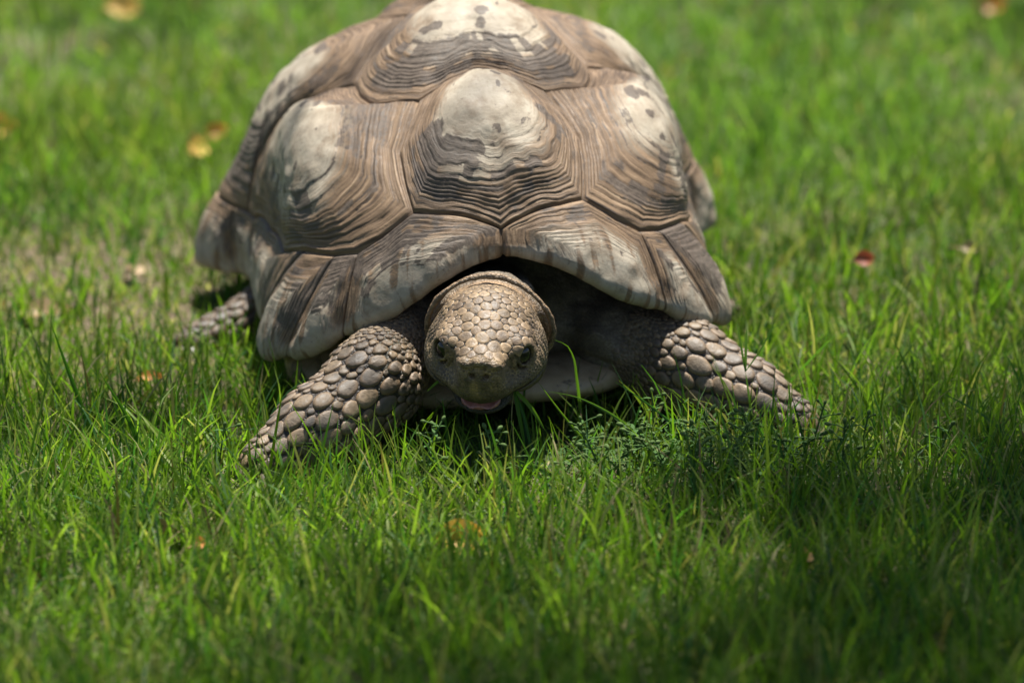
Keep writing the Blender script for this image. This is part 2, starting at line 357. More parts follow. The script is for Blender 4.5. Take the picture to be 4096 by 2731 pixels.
def make_scute(pl, c, H, kind, seed):
    pts = np.array([cq(*p) for p in pl]); c = np.array(cq(*c))
    # round the outline a little, then sample the border by direction from the growth centre
    B = np.concatenate([pts, pts[:1]]); dens = []
    for k in range(len(pts)):
        n = max(2, int(np.linalg.norm(B[k + 1] - B[k]) / .012)); dens.append(B[k] + (B[k + 1] - B[k]) * np.linspace(0, 1, n, endpoint=False)[:, None])
    D = np.concatenate(dens)
    K = 150 if kind != 'm' else 110
    L = np.concatenate([[0], np.cumsum(np.linalg.norm(np.diff(np.concatenate([D, D[:1]]), axis=0), axis=1))])
    # corners kept exact: resample by arc length
    u = np.linspace(0, L[-1], K, endpoint=False); DD = np.concatenate([D, D[:1]])
    bor = np.stack([np.interp(u, L, DD[:, k]) for k in (0, 1)], -1)
    # snap nearest sample to each polygon corner so neighbours meet
    for p in pts: bor[np.argmin(((bor - p) ** 2).sum(1))] = p
    NR = 12 if kind != 'm' else 9
    T = np.concatenate([[.0], np.linspace(.03, .26, 9), np.linspace(.275, 1, NR * 8)])
    th = np.linspace(0, 2 * math.pi, K, endpoint=False)
    ang = np.arctan2(*(bor - c).T[::-1])
    TT, AA = np.meshgrid(T, ang, indexing='ij')
    ca, sa = np.cos(AA), np.sin(AA)
    # round the inner rings: blend between outline shape and a circle
    rad = np.linalg.norm(bor - c, axis=1); rm = np.minimum(rad, np.median(rad))
    def ring_smooth(a, w):
        kk_ = np.hanning(w + 2)[1:-1]; kk_ /= kk_.sum(); h_ = w // 2
        return np.convolve(np.concatenate([a[-h_:], a, a[:h_]]), kk_, 'valid')
    rs = np.minimum(ring_smooth(np.minimum(rad, np.percentile(rad, 75)), 61 if kind != 'm' else 25) * (1.2 if kind != 'm' else 1.0), rad * 1.3)
    rnd = 1 - sstep(.48, 1.0, TT) if kind != 'm' else 1 - sstep(.1, .8, TT)
    rr = TT * (rad * (1 - rnd) + rs * rnd)
    q = c + np.stack([ca, sa], -1) * rr[..., None]
    P = surf(q); N = pol_normal(q)
    sz = np.linalg.norm(surf(bor).max(0) - surf(bor).min(0))
    # growth rings
    wob = (vnoise(ca * 3.1 + 9, sa * 3.1, TT * 2.5, seed) - .5) * 1.1 + (vnoise(ca * 9 + 9, sa * 9, TT * 6, seed + 1) - .5) * .5
    t0 = .36 if kind != 'm' else .42
    warp = np.clip((TT - t0) / (1 - t0), 0, 1)
    warp = np.clip(warp + .05 * np.sin(warp * 9 + seed) * sstep(0, .2, warp), 0, 1.2)
    ph = warp ** 1.12 * NR + wob * sstep(.0, .2, warp)
    kq = np.floor(ph); f = ph - kq
    saw = np.where(f < .84, (f / .84) ** .8, (1 - f) / .16) - .45
    ra = .35 + 1.5 * vnoise(kq * 7.3, ca * 1.2 + 5, sa * 1.2, seed + 2) ** 2
    rings = saw * ra * sstep(t0, t0 + .06, TT) * (1 - sstep(.95, 1, TT))
    amp = .00105 if kind != 'm' else .0007
    # bump
    if kind != 'm':
        TB = np.clip(np.maximum(TT, rr / (1.12 * ring_smooth(rad, 61))), 0, 1); tp = np.clip((TB - .16) / .84, 0, 1); bp = .5 + .5 * np.cos(np.pi * tp ** 1.02)
        bp = bp * .82 + .18 * (1 - sstep(.22, .5, TB)) + (.1 - .1 * np.clip(TB / .3, 0, 1) ** 2)
        d = H * bp
    else:
        d = H * (1 - sstep(.35, 1.0, TT) ** 1.0)
        S_ = np.hypot(q[..., 0], q[..., 1]); d = d * (1 - sstep(.985, 1.01, S_) * .6)
        lipm = sstep(.93, .99, S_)
        rings = rings * (1 - lipm)
    d = d + rings * amp - .0026 * sstep(.965, 1.0, TT)
    d += (vnoise(P[..., 0] * 90, P[..., 1] * 90, P[..., 2] * 90, seed + 5) - .5) * .0022 * (1 - sstep(.9, 1, TT))
    P = P + N * d[..., None]
    # pigment masks, and the ring-drop lines
    kk = kq + np.where(TT < t0, -1, 0)
    sect = vnoise(ca * 2.2 + 4, sa * 2.2 + 4, TT * .8, seed + 7)
    blk = vnoise(ca * 5.5 + 4, sa * 5.5 + 4, kk * .8, seed + 8)
    dark = sstep(.49, .60, sect * .55 + blk * .50) * .85 + .12
    gline = sstep(.84, .90, f) * sstep(.42, .60, vnoise(kq * 5.1, ca * 2.5 + 7, sa * 2.5, seed + 13)) * .8  # darkens the drop edge of some growth rings, broken up by noise
    down = (np.stack([ca, sa], -1) * (c / (np.linalg.norm(c) + 1e-6))).sum(-1)          # +1 towards the rim, -1 towards the crown
    S_ = np.hypot(q[..., 0], q[..., 1])
    if kind == 'm':
        dark = dark * sstep(.2, .5, TT) * .80 * (1 - sstep(.88, .95, S_) * .8)
        brown = sstep(.50, .92, TT) * .8 * (1 - sstep(.90, .98, S_) * .75) + .08
        az = np.arctan2(q[..., 0], -q[..., 1]); stk = vnoise(az * 42, S_ * 5, seed=90) * .6 + vnoise(az * 110, S_ * 9, seed=91) * .4
        brown = np.maximum(brown, sstep(.50, .70, stk) * .62 * sstep(.02, .2, TT))
        ring = sstep(t0 - .05, t0 + .1, TT) * (1 - sstep(.93, .985, S_))
    else:
        dark = dark * .96 * sstep(.30, .46, TT) * (1 - .5 * sstep(.72, .97, TT)) * (.70 + .30 * sstep(-.3, .5, down))
        spots = vnoise(P[..., 0] * 75, P[..., 1] * 75, P[..., 2] * 75, seed=seed + 9)
        dark = np.maximum(dark, sstep(.62, .74, spots) * .78 * (1 - sstep(.34, .44, TT)) * sstep(.08, .14, TT))
        brown = sstep(.30, .80, TT + (vnoise(ca * 2 + 3, sa * 2, seed=seed + 11) - .5) * .25 + .30 * (.5 - .5 * down) - .06) * .95
        ring = sstep(.28, .45, TT)
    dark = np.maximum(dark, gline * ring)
    tex = np.stack([AA * 0 + np.cos(AA) * 2.2 + seed * 3.3, np.sin(AA) * 2.2, TT * (46 if kind != 'm' else 34) + wob * 2.2], -1)
    n = len(T); V = np.concatenate([P[0, :1], P[1:].reshape(-1, 3)]) - TORT_OFF
    def fl(a): return np.concatenate([a[0, :1], a[1:].reshape(-1, *a.shape[2:])])
    i, j = np.meshgrid(np.arange(n - 2), np.arange(K), indexing='ij'); j2 = (j + 1) % K
    quads = np.stack([1 + i * K + j, 1 + (i + 1) * K + j, 1 + (i + 1) * K + j2, 1 + i * K + j2], -1).reshape(-1, 4)
    tri = np.stack([np.zeros(K, int), 1 + np.arange(K), 1 + (np.arange(K) + 1) % K], -1)
    # skirt into the seam
    Vs = (P[-1] - N[-1] * .003 - TORT_OFF); b0 = len(V); jj = np.arange(K)
    sk = np.stack([1 + (n - 2) * K + jj, b0 + jj, b0 + (jj + 1) % K, 1 + (n - 2) * K + (jj + 1) % K], -1)
    V = np.concatenate([V, Vs])
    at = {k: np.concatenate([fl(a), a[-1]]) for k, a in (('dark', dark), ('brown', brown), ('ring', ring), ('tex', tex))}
    return mesh_np('scute', V, [quads, tri, sk], at)
for k, (pl, c, H, kind) in enumerate(POLY):
    obj('scute', make_scute(pl, c, H, kind, 63 if k == 5 else k + 1), M_SCUTE, carapace)

# plastron with its bridges, lofted along the body
def plastron():
    vs = np.linspace(.012, .56, 64); K = 64; th = np.linspace(0, 2 * math.pi, K, endpoint=False); R = []
    for v in vs:
        e = math.sqrt(max(0, 1 - (abs(v - .286) / .2745) ** 7))
        w = .135 + (.053 * float(sstep(.06, .115, v)) * float(1 - sstep(.40, .47, v)))
        w *= (.55 + .45 * e) if v < .2 else e
        w *= .80 + .20 * float(sstep(.012, .10, v))
        top = .056 - .006 * float(sstep(.02, .10, v)) + .030 * float(sstep(.08, .13, v)) * float(1 - sstep(.40, .47, v))
        bot = .012 + .004 * float(sstep(.0, .10, v))
        cz, hz = (top + bot) / 2, (top - bot) / 2 * max(e, .15)
        c, s = np.cos(th), np.sin(th); p = 2 / 3.4
        R.append(np.stack([w * np.sign(c) * abs(c) ** p, np.full(K, v), cz + hz * np.sign(s) * abs(s) ** p], -1))
    P = np.array(R); n = len(vs)
    V = np.concatenate([b2w(P.reshape(-1, 3)), b2w(P[0].mean(0))[None], b2w(P[-1].mean(0))[None]])
    i, j = np.meshgrid(np.arange(n - 1), np.arange(K), indexing='ij'); j2 = (j + 1) % K
    q = np.stack([i * K + j, i * K + j2, (i + 1) * K + j2, (i + 1) * K + j], -1).reshape(-1, 4)
    jj = np.arange(K); t1 = np.stack([jj * 0 + n * K, (jj + 1) % K, jj], -1); t2 = np.stack([jj * 0 + n * K + 1, (n - 1) * K + jj, (n - 1) * K + (jj + 1) % K], -1)
    return mesh_np('plastron', V - TORT_OFF, [q, t1, t2])
obj('plastron', plastron(), M_PLAS, tort)

# ------------------------------------------------------------------ the body: one signed distance field, one skin
HC = np.array([-.022, -.03, .106])
hf = np.array([-.09, -math.cos(math.radians(20)), -math.sin(math.radians(20))]); hf /= np.linalg.norm(hf)
hr = np.array([1, -.09, -.06]); hr -= hf * hr.dot(hf); hr /= np.linalg.norm(hr)
hu = np.cross(hr, hf) * 1.0
if hu[2] < 0: hu = -hu
HB = np.stack([hr, hf, hu])          # rows: head axes (right of picture, forward, up)
def h2w(p): return HC + np.asarray(p, float) @ HB
class Prim: pass
PR = []
def _add(fn, lo, hi, k, op): PR.append((fn, np.array(lo, float), np.array(hi, float), k, op))
def ell(c, r, k=.01, op='u', R=None):
    c = np.array(c, float); r = np.array(r, float); R = np.eye(3) if R is None else R
    e = np.abs(R.T) @ r if R is not None else r
    def f(P):
        q = ((P - c) @ R.T.astype(np.float32)).astype(np.float32)
        k0 = np.sqrt(((q / r) ** 2).sum(-1)); k1 = np.sqrt(((q / r ** 2) ** 2).sum(-1)) + 1e-9
        return k0 * (k0 - 1) / k1
    _add(f, c - e, c + e, k, op)
def hell(c, r, k=.008, op='u', R=None):
    ell(h2w(c), r, k, op, HB if R is None else R @ HB)
def cone(a, b, ra, rb, k=.012, op='u'):
    a = np.array(a, float); b = np.array(b, float); d = b - a; L = d.dot(d)
    def f(P):
        t = np.clip(((P - a) @ d) / L, 0, 1); return np.sqrt(((P - a - t[..., None] * d) ** 2).sum(-1)) - (ra + (rb - ra) * t)
    m = max(ra, rb); _add(f, np.minimum(a, b) - m, np.maximum(a, b) + m, k, op)
def hring(yc, zc, rx, rz, tube, tilt, k=.003):
    """a ring of skin round the head, in the head frame"""
    def f(P):
        q = (P - HC) @ HB.T; y = q[..., 1] - yc - tilt * q[..., 2]; x = q[..., 0]; z = q[..., 2] - zc
        x = x / (1 - .16 * np.clip(z / rz, -1, 1)); a = np.sqrt((x / rx) ** 2 + (z / rz) ** 2) + 1e-9; dr = (a - 1) * np.sqrt(x * x + z * z) / a
        return np.sqrt(dr ** 2 + y ** 2) - tube
    c = h2w((0, yc, zc)); m = max(rx, rz) + tube + .01; _add(f, c - m, c + m, k, 'u')
def bw(u, v, z): return b2w(np.array([u, v, z]))
# trunk, shoulders, neck
ell(bw(0, .31, .125), (.165, .22, .095), .03)
ell(bw(0, .14, .080), (.12, .06, .05), .03)
for sg in (1, -1):
    ell(bw(sg * .095, .135, .082), (.05, .055, .038), .03)
nb = bw(0.0, .13, .080)
cone(h2w((0, -.060, -.014)), nb, .040, .048, .02)
ell(bw(.02, .10, .075), (.06, .04, .030), .02)              # loose throat skin
# legs: (point, radius) chains
LEGS = {
 'fl': [((-.088, .080, .088), .036), ((-.116, .018, .060), .038), ((-.162, -.022, .032), .033), ((-.202, -.046, .009), .024)],
 'fr': [((.090, .130, .066), .038), ((.148, .105, .050), .039), ((.200, .080, .028), .033), ((.240, .064, .009), .024)],
 'hl': [((-.17, .43, .045), .038), ((-.230, .365, .024), .025), ((-.295, .318, .007), .017)],
 'hr': [((.12, .50, .045), .035), ((.160, .445, .026), .024), ((.196, .40, .010), .019)]}
for ch in LEGS.values():
    for (a, ra), (b, rb) in zip(ch, ch[1:]): cone(a, b, ra, rb, .014)
# head
hell((0, -.016, -.002), (.0445, .050, .0405), .012)
hell((0, .022, .002), (.029, .036, .026), .016)            # muzzle
for sg in (1, -1):
    hell((sg * .0305, -.005, -.013), (.0205, .033, .0235), .012)   # jaw muscles
    hell((sg * .021, .017, -.012), (.0185, .0185, .013), .010)   # cheeks under the eyes
    hell((sg * .026, .012, .015), (.014, .017, .011), .008)     # brows
hell((0, .043, .009), (.021, .014, .014), .008)            # nose
hell((0, .0520, .0215), (.0075, .0060, .0042), .002)         # horny ridge over the nostrils
hell((0, .028, -.008), (.031, .026, .0145), .010); hell((0, .040, -.012), (.020, .014, .0135), .010)           # upper beak
hell((0, .011, -.0385), (.025, .031, .0078), .008)          # lower jaw
hell((0, -.012, -.034), (.034, .030, .014), .012)
def mouth_f(P):
    q = (P - HC) @ HB.T; ax = np.abs(q[..., 0]); h = .0050 * np.clip(1 - ax / .050, 0, 1)
    return np.maximum(np.abs(q[..., 2] - (-.0275 + .34 * ax - 1.2 * ax * ax)) - h, -(q[..., 1] - .004 + 0 * ax))
_c = h2w((0, .045, -.022)); _add(mouth_f, _c - .06, _c + .06, .002, 's')    # open mouth
for sg in (1, -1):
    hell((sg * .0095, .0500, .0185), (.0085, .0058, .0040), .002)
    hell((sg * .0355, .0440, .006), (.0145, .0185, .0130), .009, 's')      # hollow in front of the eye
    hell((sg * .0056, .0590, .0100), (.0031, .007, .0027), .001, 's')
    hell((sg * .0285, .0165, .0085), (.0130, .0135, .0145), .005)   # lids
    a = math.radians(-24) * sg
    Re = np.array([[math.cos(a), 0, math.sin(a)], [0, 1, 0], [-math.sin(a), 0, math.cos(a)]])
    hell((sg * .0355, .0262, .0088), (.0074, .0100, .0122), .0012, 's', Re)
def eye_ring(sg, c, rad, tube, k):
    n = np.array([sg * .78, .60, .12]); n /= np.linalg.norm(n); c = np.array(c)
    def f(P):
        q = (P - HC) @ HB.T - c; h = q @ n; e = q - h[..., None] * n; r = np.sqrt((e ** 2).sum(-1)); return np.sqrt((r - rad) ** 2 + h ** 2) - tube
    w = h2w(c); _add(f, w - rad - tube, w + rad + tube, k, 'u')
for sg in (1, -1):
    eye_ring(sg, (sg * .0350, .0222, .0090), .0083, .0015, .0012)
    eye_ring(sg, (sg * .0335, .0205, .0060), .0118, .0016, .0025)
hring(-.044, -.006, .0525, .0436, .0029, -.10, .0025)       # fold of neck skin round the back of the head
hring(-.057, -.014, .0480, .0330, .0055, -.10, .008)

def smin(a, b, k):
    h = np.clip(.5 + .5 * (b - a) / k, 0, 1); return b * (1 - h) + a * h - k * h * (1 - h)
def smax(a, b, k): return -smin(-a, -b, k)
def sdf(P):
    P = np.asarray(P, np.float32); d = np.full(P.shape[:-1], 1.0, np.float32)
    for f, lo, hi, k, op in PR:
        v = f(P).astype(np.float32)
        d = smin(d, v, k) if op == 'u' else smax(d, -v, k)
    return d
def axis(lo, hi, flo, fhi, c, fine):
    out = [lo]
    while out[-1] < hi:
        x = out[-1]; g = max(flo - x, x - fhi, 0); out.append(x + min(c, fine + g * .12))
    return np.array(out, np.float32)
xs = axis(-.36, .30, -.085, .045, .0040, .0013); ys = axis(-.115, .55, -.10, .03, .0046, .0014); zs = axis(-.02, .23, .045, .165, .0036, .0014)
G = np.full((len(xs), len(ys), len(zs)), 1.0, np.float32)
for f, lo, hi, k, op in PR:
    mg = k + .012
    sl = [slice(max(0, np.searchsorted(ax, lo[n] - mg) - 1), np.searchsorted(ax, hi[n] + mg) + 1) for n, ax in enumerate((xs, ys, zs))]
    P = np.stack(np.meshgrid(xs[sl[0]], ys[sl[1]], zs[sl[2]], indexing='ij'), -1); v = f(P).astype(np.float32); g = G[tuple(sl)]
    G[tuple(sl)] = smin(g, v, k) if op == 'u' else smax(g, -v, k)
def surface_nets(G, xs, ys, zs):
    s = G < 0; nx, ny, nz = G.shape
    cnt = np.zeros((nx - 1, ny - 1, nz - 1), np.int8)
    for a in (0, 1):
        for b in (0, 1):
            for c in (0, 1): cnt += s[a:nx - 1 + a, b:ny - 1 + b, c:nz - 1 + c]
    act = (cnt > 0) & (cnt < 8); ci = np.argwhere(act); idx = np.full(act.shape, -1, np.int32); idx[act] = np.arange(len(ci))
    co = np.array([(a, b, c) for a in (0, 1) for b in (0, 1) for c in (0, 1)])
    val = np.stack([G[ci[:, 0] + o[0], ci[:, 1] + o[1], ci[:, 2] + o[2]] for o in co], 1)
    acc = np.zeros((len(ci), 3)); n = np.zeros(len(ci))
    for e1 in range(8):
        for e2 in range(e1 + 1, 8):
            if np.abs(co[e1] - co[e2]).sum() != 1: continue
            m = (val[:, e1] < 0) != (val[:, e2] < 0); t = val[:, e1] / (val[:, e1] - val[:, e2] + 1e-20)
            p = co[e1] + t[:, None] * (co[e2] - co[e1]); acc[m] += p[m]; n[m] += 1
    f = acc / n[:, None]; V = []
    for k, ax in enumerate((xs, ys, zs)): V.append(ax[ci[:, k]] + f[:, k] * (ax[ci[:, k] + 1] - ax[ci[:, k]]))
    V = np.stack(V, -1); F = []
    for ax in range(3):
        sl0 = [slice(1, -1)] * 3; sl0[ax] = slice(0, -1); sl1 = [slice(1, -1)] * 3; sl1[ax] = slice(1, None)
        A, B = s[tuple(sl0)], s[tuple(sl1)]; e = np.argwhere(A != B); off = np.ones(3, int); off[ax] = 0; e0 = e + off
        fl = A[tuple(e.T)]; u, w = [k for k in range(3) if k != ax]
        def g(du, dw):
            q = e0.copy(); q[:, u] -= du; q[:, w] -= dw; return idx[tuple(q.T)]
        quad = np.stack([g(1, 1), g(0, 1), g(0, 0), g(1, 0)], -1)
        flip = fl if ax != 1 else ~fl
        quad[~flip] = quad[~flip][:, ::-1]; F.append(quad)
    return V, np.concatenate(F)
BV, BF = surface_nets(G, xs, ys, zs); del G
BF = BF[(BF >= 0).all(1)]
def sdf_grad(P, e=.0006):
    g = np.stack([sdf(P + np.eye(3)[k] * e) - sdf(P - np.eye(3)[k] * e) for k in range(3)], -1)
    return g / (np.linalg.norm(g, axis=-1, keepdims=True) + 1e-9)
BN = sdf_grad(BV)
# folds and pleats in the loose skin, well away from face and feet
hq = (BV - HC) @ HB.T
leg_d = {}
def chain_param(P, ch):
    best = np.full(len(P), 1e9); par = np.zeros(len(P)); acc = 0; L = [np.linalg.norm(np.subtract(b[0], a[0])) for a, b in zip(ch, ch[1:])]; tot = sum(L)
    for (a, ra), (b, rb), l in zip(ch, ch[1:], L):
        a = np.array(a); d = np.array(b) - a; t = np.clip(((P - a) @ d) / d.dot(d), 0, 1); ds = np.linalg.norm(P - a - t[:, None] * d, axis=1) - (ra + (rb - ra) * t)
        m = ds < best; best[m] = ds[m]; par[m] = ((acc + t * l) / tot)[m]; acc += l
    return best, par
isleg = np.zeros(len(BV))
for ch in LEGS.values():
    d_, p_ = chain_param(BV, ch); isleg = np.maximum(isleg, (d_ < .006) * sstep(.12, .35, p_))
ishead = sstep(-.046, -.038, hq[:, 1]) * (np.abs(hq[:, 0]) < .09)
loose = (1 - isleg) * (1 - ishead)
fold = vnoise(BV[:, 0] * 40 + BV[:, 2] * 25, BV[:, 1] * 22, BV[:, 2] * 70, seed=21)
BV = BV + BN * ((np.abs(fold - .5) * 2 - .5) * .006 * loose * (1 - (hq[:, 1] > -.08) * .8))[:, None]
wr = vnoise(BV[:, 0] * 260, BV[:, 1] * 260, BV[:, 2] * 260, seed=31)
BV = BV + BN * ((wr - .5) * .0011 * (.4 + .6 * loose))[:, None]
pl_ = sstep(.026, .036, np.abs(hq[:, 0])) * sstep(.016, .006, hq[:, 1]) * sstep(-.042, -.034, hq[:, 1]) * (np.abs(hq[:, 2]) < .05)
BV = BV + BN * (np.sin(hq[:, 1] * 900 + hq[:, 2] * 160 + vnoise(BV[:, 0] * 90, BV[:, 1] * 90, BV[:, 2] * 90, seed=71) * 7) * .0007 * pl_)[:, None]
skin = np.tile(np.array([.15, .12, .085]), (len(BV), 1))
skin = skin * (1 - isleg[:, None]) + np.array([.052, .040, .030]) * isleg[:, None]
face = sstep(-.01, .03, hq[:, 1])[:, None]
hcol = np.array([.14, .10, .06]) * (1 - face) + np.array([.15, .108, .054]) * face
mot = vnoise(BV[:, 0] * 130, BV[:, 1] * 130, BV[:, 2] * 130, seed=61)[:, None]; mo2 = vnoise(BV[:, 0] * 330, BV[:, 1] * 330, BV[:, 2] * 330, seed=62)[:, None]
hcol = hcol * (.55 + .9 * mot) * (.7 + .6 * mo2); hcol = hcol + (mot > .62) * face * np.array([.05, .028, .0])
hcol = hcol * (1 - .8 * sstep(.010, .020, hq[:, 2] + .12 * hq[:, 1]) * sstep(.05, .04, hq[:, 1]))[:, None]
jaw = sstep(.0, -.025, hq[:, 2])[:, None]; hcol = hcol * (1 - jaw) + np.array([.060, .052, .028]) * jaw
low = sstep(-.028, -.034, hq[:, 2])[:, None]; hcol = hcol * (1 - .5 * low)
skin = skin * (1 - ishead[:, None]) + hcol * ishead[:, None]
col = np.exp(-((hq[:, 1] + .046 + .12 * hq[:, 2]) / .006) ** 2)[:, None] * (np.abs(hq[:, 0]) < .08)[:, None]
skin = skin * (1 - col) + np.array([.25, .16, .085]) * col
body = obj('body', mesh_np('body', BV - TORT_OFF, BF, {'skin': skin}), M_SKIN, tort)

# eyes, tongue, claws
def uv_ball(name, r, n=20, m=14, tf=None):
    V = []; F = []
    for i in range(m + 1):
        for j in range(n):
            a = math.pi * i / m; b = 2 * math.pi * j / n; V.append((r[0] * math.sin(a) * math.cos(b), r[1] * math.sin(a) * math.sin(b), r[2] * math.cos(a)))
    for i in range(m):
        for j in range(n): F.append((i * n + j, (i + 1) * n + j, (i + 1) * n + (j + 1) % n, i * n + (j + 1) % n))
    V = np.array(V); V = tf(V) if tf else V
    return mesh_np(name, V, np.array(F))
M_EYE = mat_plain('eye', (.012, .010, .009), .06, .2)
M_TONGUE = mat_plain('tongue', (.30, .125, .105), .3, .3, 300)
M_CLAW = mat_plain('claw', (.07, .055, .04), .45, .3)
for sg in (1, -1):
    obj('eye', uv_ball('eye', (.0108,) * 3, tf=lambda V: V + h2w((sg * .0287, .0172, .0088)) - TORT_OFF), M_EYE, body)
def tongue_tf(V):
    V = V.copy(); V[:, 2] += .0016 * np.cos(V[:, 0] * 420) * (V[:, 2] > 0) - .09 * 0; V[:, 2] -= 6 * V[:, 0] ** 2
    return h2w(V + np.array([0,   .0345, -.0287])) - TORT_OFF
obj('tongue', uv_ball('tongue', (.0165, .0150, .0040), 32, 20, tongue_tf), M_TONGUE, body)
def claw(p, d, L, r):
    d = np.array(d, float); d /= np.linalg.norm(d); u = np.cross(d, (0, 0, 1)); u /= np.linalg.norm(u); w = np.cross(u, d); V = []; n = 10; m = 7
    for i in range(m):
        t = i / (m - 1); c = np.array(p) + d * L * t - np.array([0, 0, 1]) * L * .35 * t * t
        rr = r * (1 - t ** 1.6) + .0006
        for j in range(n):
            a = 2 * math.pi * j / n; V.append(c + u * rr * math.cos(a) + w * rr * .75 * math.sin(a))
    F = [(i * n + j, i * n + (j + 1) % n, (i + 1) * n + (j + 1) % n, (i + 1) * n + j) for i in range(m - 1) for j in range(n)]
    return mesh_np('claw', np.array(V) - TORT_OFF, np.array(F))
for key, dirs in (('fl', [-70, -40, -12, 15, 42]), ('fr', [-20, 5, 30, 58, 82]), ('hl', [-75, -45, -15, 20])):
    f, r = np.array(LEGS[key][-1][0]), LEGS[key][-1][1]; g = f - np.array(LEGS[key][-2][0]); g[2] = 0; g /= np.linalg.norm(g); base_a = math.atan2(g[1], g[0])
    for k in range(len(dirs)):
        a = base_a + math.radians(-52 + 104 * k / (len(dirs) - 1)); d = np.array([math.cos(a), math.sin(a), -.25])
        obj('claw', claw(f + d * r * .8 + [0, 0, .002], d, .020, .0058), M_CLAW, body)

# ------------------------------------------------------------------ scales: polygonal pillows laid over the skin
bvh = BVHTree.FromPolygons([tuple(v) for v in BV], [tuple(int(i) for i in f) for f in BF])
tri = np.concatenate([BF[:, [0, 1, 2]], BF[:, [0, 2, 3]]]); TC = BV[tri].mean(1)
TA = np.linalg.norm(np.cross(BV[tri[:, 1]] - BV[tri[:, 0]], BV[tri[:, 2]] - BV[tri[:, 0]]), axis=1) / 2
def seeds(mask, rfun, n, r_):
    idx = np.where(mask)[0]; p = TA[idx] / TA[idx].sum(); pick = r_.choice(idx, n, p=p)
    w = r_.dirichlet((1, 1, 1), n); P = (BV[tri[pick]] * w[..., None]).sum(1)
    r = rfun(P, r_); ok = r > 0; P, r = P[ok], r[ok]; o = np.argsort(-r); P, r = P[o], r[o]
    cell = .012; H = {}; keep = []
    for k in range(len(P)):
        c = tuple((P[k] / cell).astype(int)); bad = False
        for a in (-1, 0, 1):
            for b in (-1, 0, 1):
                for d in (-1, 0, 1):
                    for q in H.get((c[0] + a, c[1] + b, c[2] + d), ()):
                        dd = P[k] - P[q]
                        if dd.dot(dd) < (.92 * (r[k] + r[q])) ** 2: bad = True; break
                    if bad: break
                if bad: break
            if bad: break
        if not bad: keep.append(k); H.setdefault(c, []).append(k)
    return P[keep], r[keep]
def pillow(i, P, N, r, near, hgt, gap, ax, K=18, tilt=0.0):
    n = N[i]; t1 = ax - n * ax.dot(n)
    if np.linalg.norm(t1) < 1e-6: t1 = np.cross(n, (1, 0, 0))
    t1 /= np.linalg.norm(t1); t2 = np.cross(n, t1)
    st = 1.42 if tilt else 1.05                                                   # scales run a little long down the limb
    poly = [(2.0 * r[i] * math.cos(a), 2.0 * r[i] * math.sin(a)) for a in np.linspace(0, 2 * math.pi, 18, endpoint=False)]
    for j in near:
        d = P[j] - P[i]; x, y = d.dot(t1) / st, d.dot(t2); L = math.hypot(x, y)
        if L < 1e-6: continue
        m = (L * L + r[i] ** 2 - r[j] ** 2) / (2 * L) - gap / 2; ux, uy = x / L, y / L
        out = []
        for a in range(len(poly)):
            p, q = poly[a], poly[(a + 1) % len(poly)]; dp = p[0] * ux + p[1] * uy - m; dq = q[0] * ux + q[1] * uy - m
            if dp <= 0: out.append(p)
            if (dp < 0) != (dq < 0):
                s = dp / (dp - dq); out.append((p[0] + s * (q[0] - p[0]), p[1] + s * (q[1] - p[1])))
        poly = out
        if len(poly) < 3: return None
    pg = np.array(poly)
    for _ in range(1): pg = np.stack([.9 * pg + .1 * np.roll(pg, -1, 0), .1 * pg + .9 * np.roll(pg, -1, 0)], 1).reshape(-1, 2)
    c = pg.mean(0); an = np.arctan2(*(pg - c).T[::-1]); rd = np.linalg.norm(pg - c, axis=1); o = np.argsort(an)
    aa = np.linspace(-math.pi, math.pi, K, endpoint=False)
    R = np.interp(aa, np.concatenate([an[o] - 2 * math.pi, an[o], an[o] + 2 * math.pi]), np.tile(rd[o], 3))
    rim = c + np.stack([np.cos(aa), np.sin(aa)], -1) * R[:, None]
    W = P[i] + rim[:, :1] * st * t1 + rim[:, 1:] * t2
    S = np.empty_like(W)
    for k in range(K):
        h = bvh.find_nearest(W[k], .02); S[k] = h[0] if h[0] is not None else W[k]
    C = P[i] + c[0] * st * t1 + c[1] * t2; h = bvh.find_nearest(C, .02); C = np.array(h[0]) if h[0] is not None else C
    rings = [(1.0, -.30), (.985, .25), (.91, .66), (.70, .92), (.36, 1.0)]
    V = []; E = []
    for f, z in rings:
        tl = 1 + tilt * (np.cos(aa) * f)
        V.append(C + (S - C) * f + n * (hgt * z * tl)[:, None]); E.append(np.full(K, f))
    V = np.concatenate(V + [(C + n * hgt * 1.04)[None]]); E = np.concatenate(E + [np.zeros(1)])
    nr = len(rings); a_, b_ = np.meshgrid(np.arange(nr - 1), np.arange(K), indexing='ij'); b2 = (b_ + 1) % K
    q = np.stack([a_ * K + b_, a_ * K + b2, (a_ + 1) * K + b2, (a_ + 1) * K + b_], -1).reshape(-1, 4); jj = np.arange(K)
    t = np.stack([(nr - 1) * K + jj, (nr - 1) * K + (jj + 1) % K, jj * 0 + nr * K], -1)
    return V, q, t, E
r_ = np.random.default_rng(11)
tq = (TC - HC) @ HB.T
leg_mask = np.zeros(len(TC), bool); 
for key in LEGS:
    d_, p_ = chain_param(TC, LEGS[key]); leg_mask |= (d_ < .009) & (p_ > (.10 if key[0] == 'f' else .35)) & (TC[:, 2] > .0)
leg_mask &= ~((tq[:, 1] > -.075) & (np.linalg.norm(tq, axis=1) < .10) & (sdf(TC) > 1))
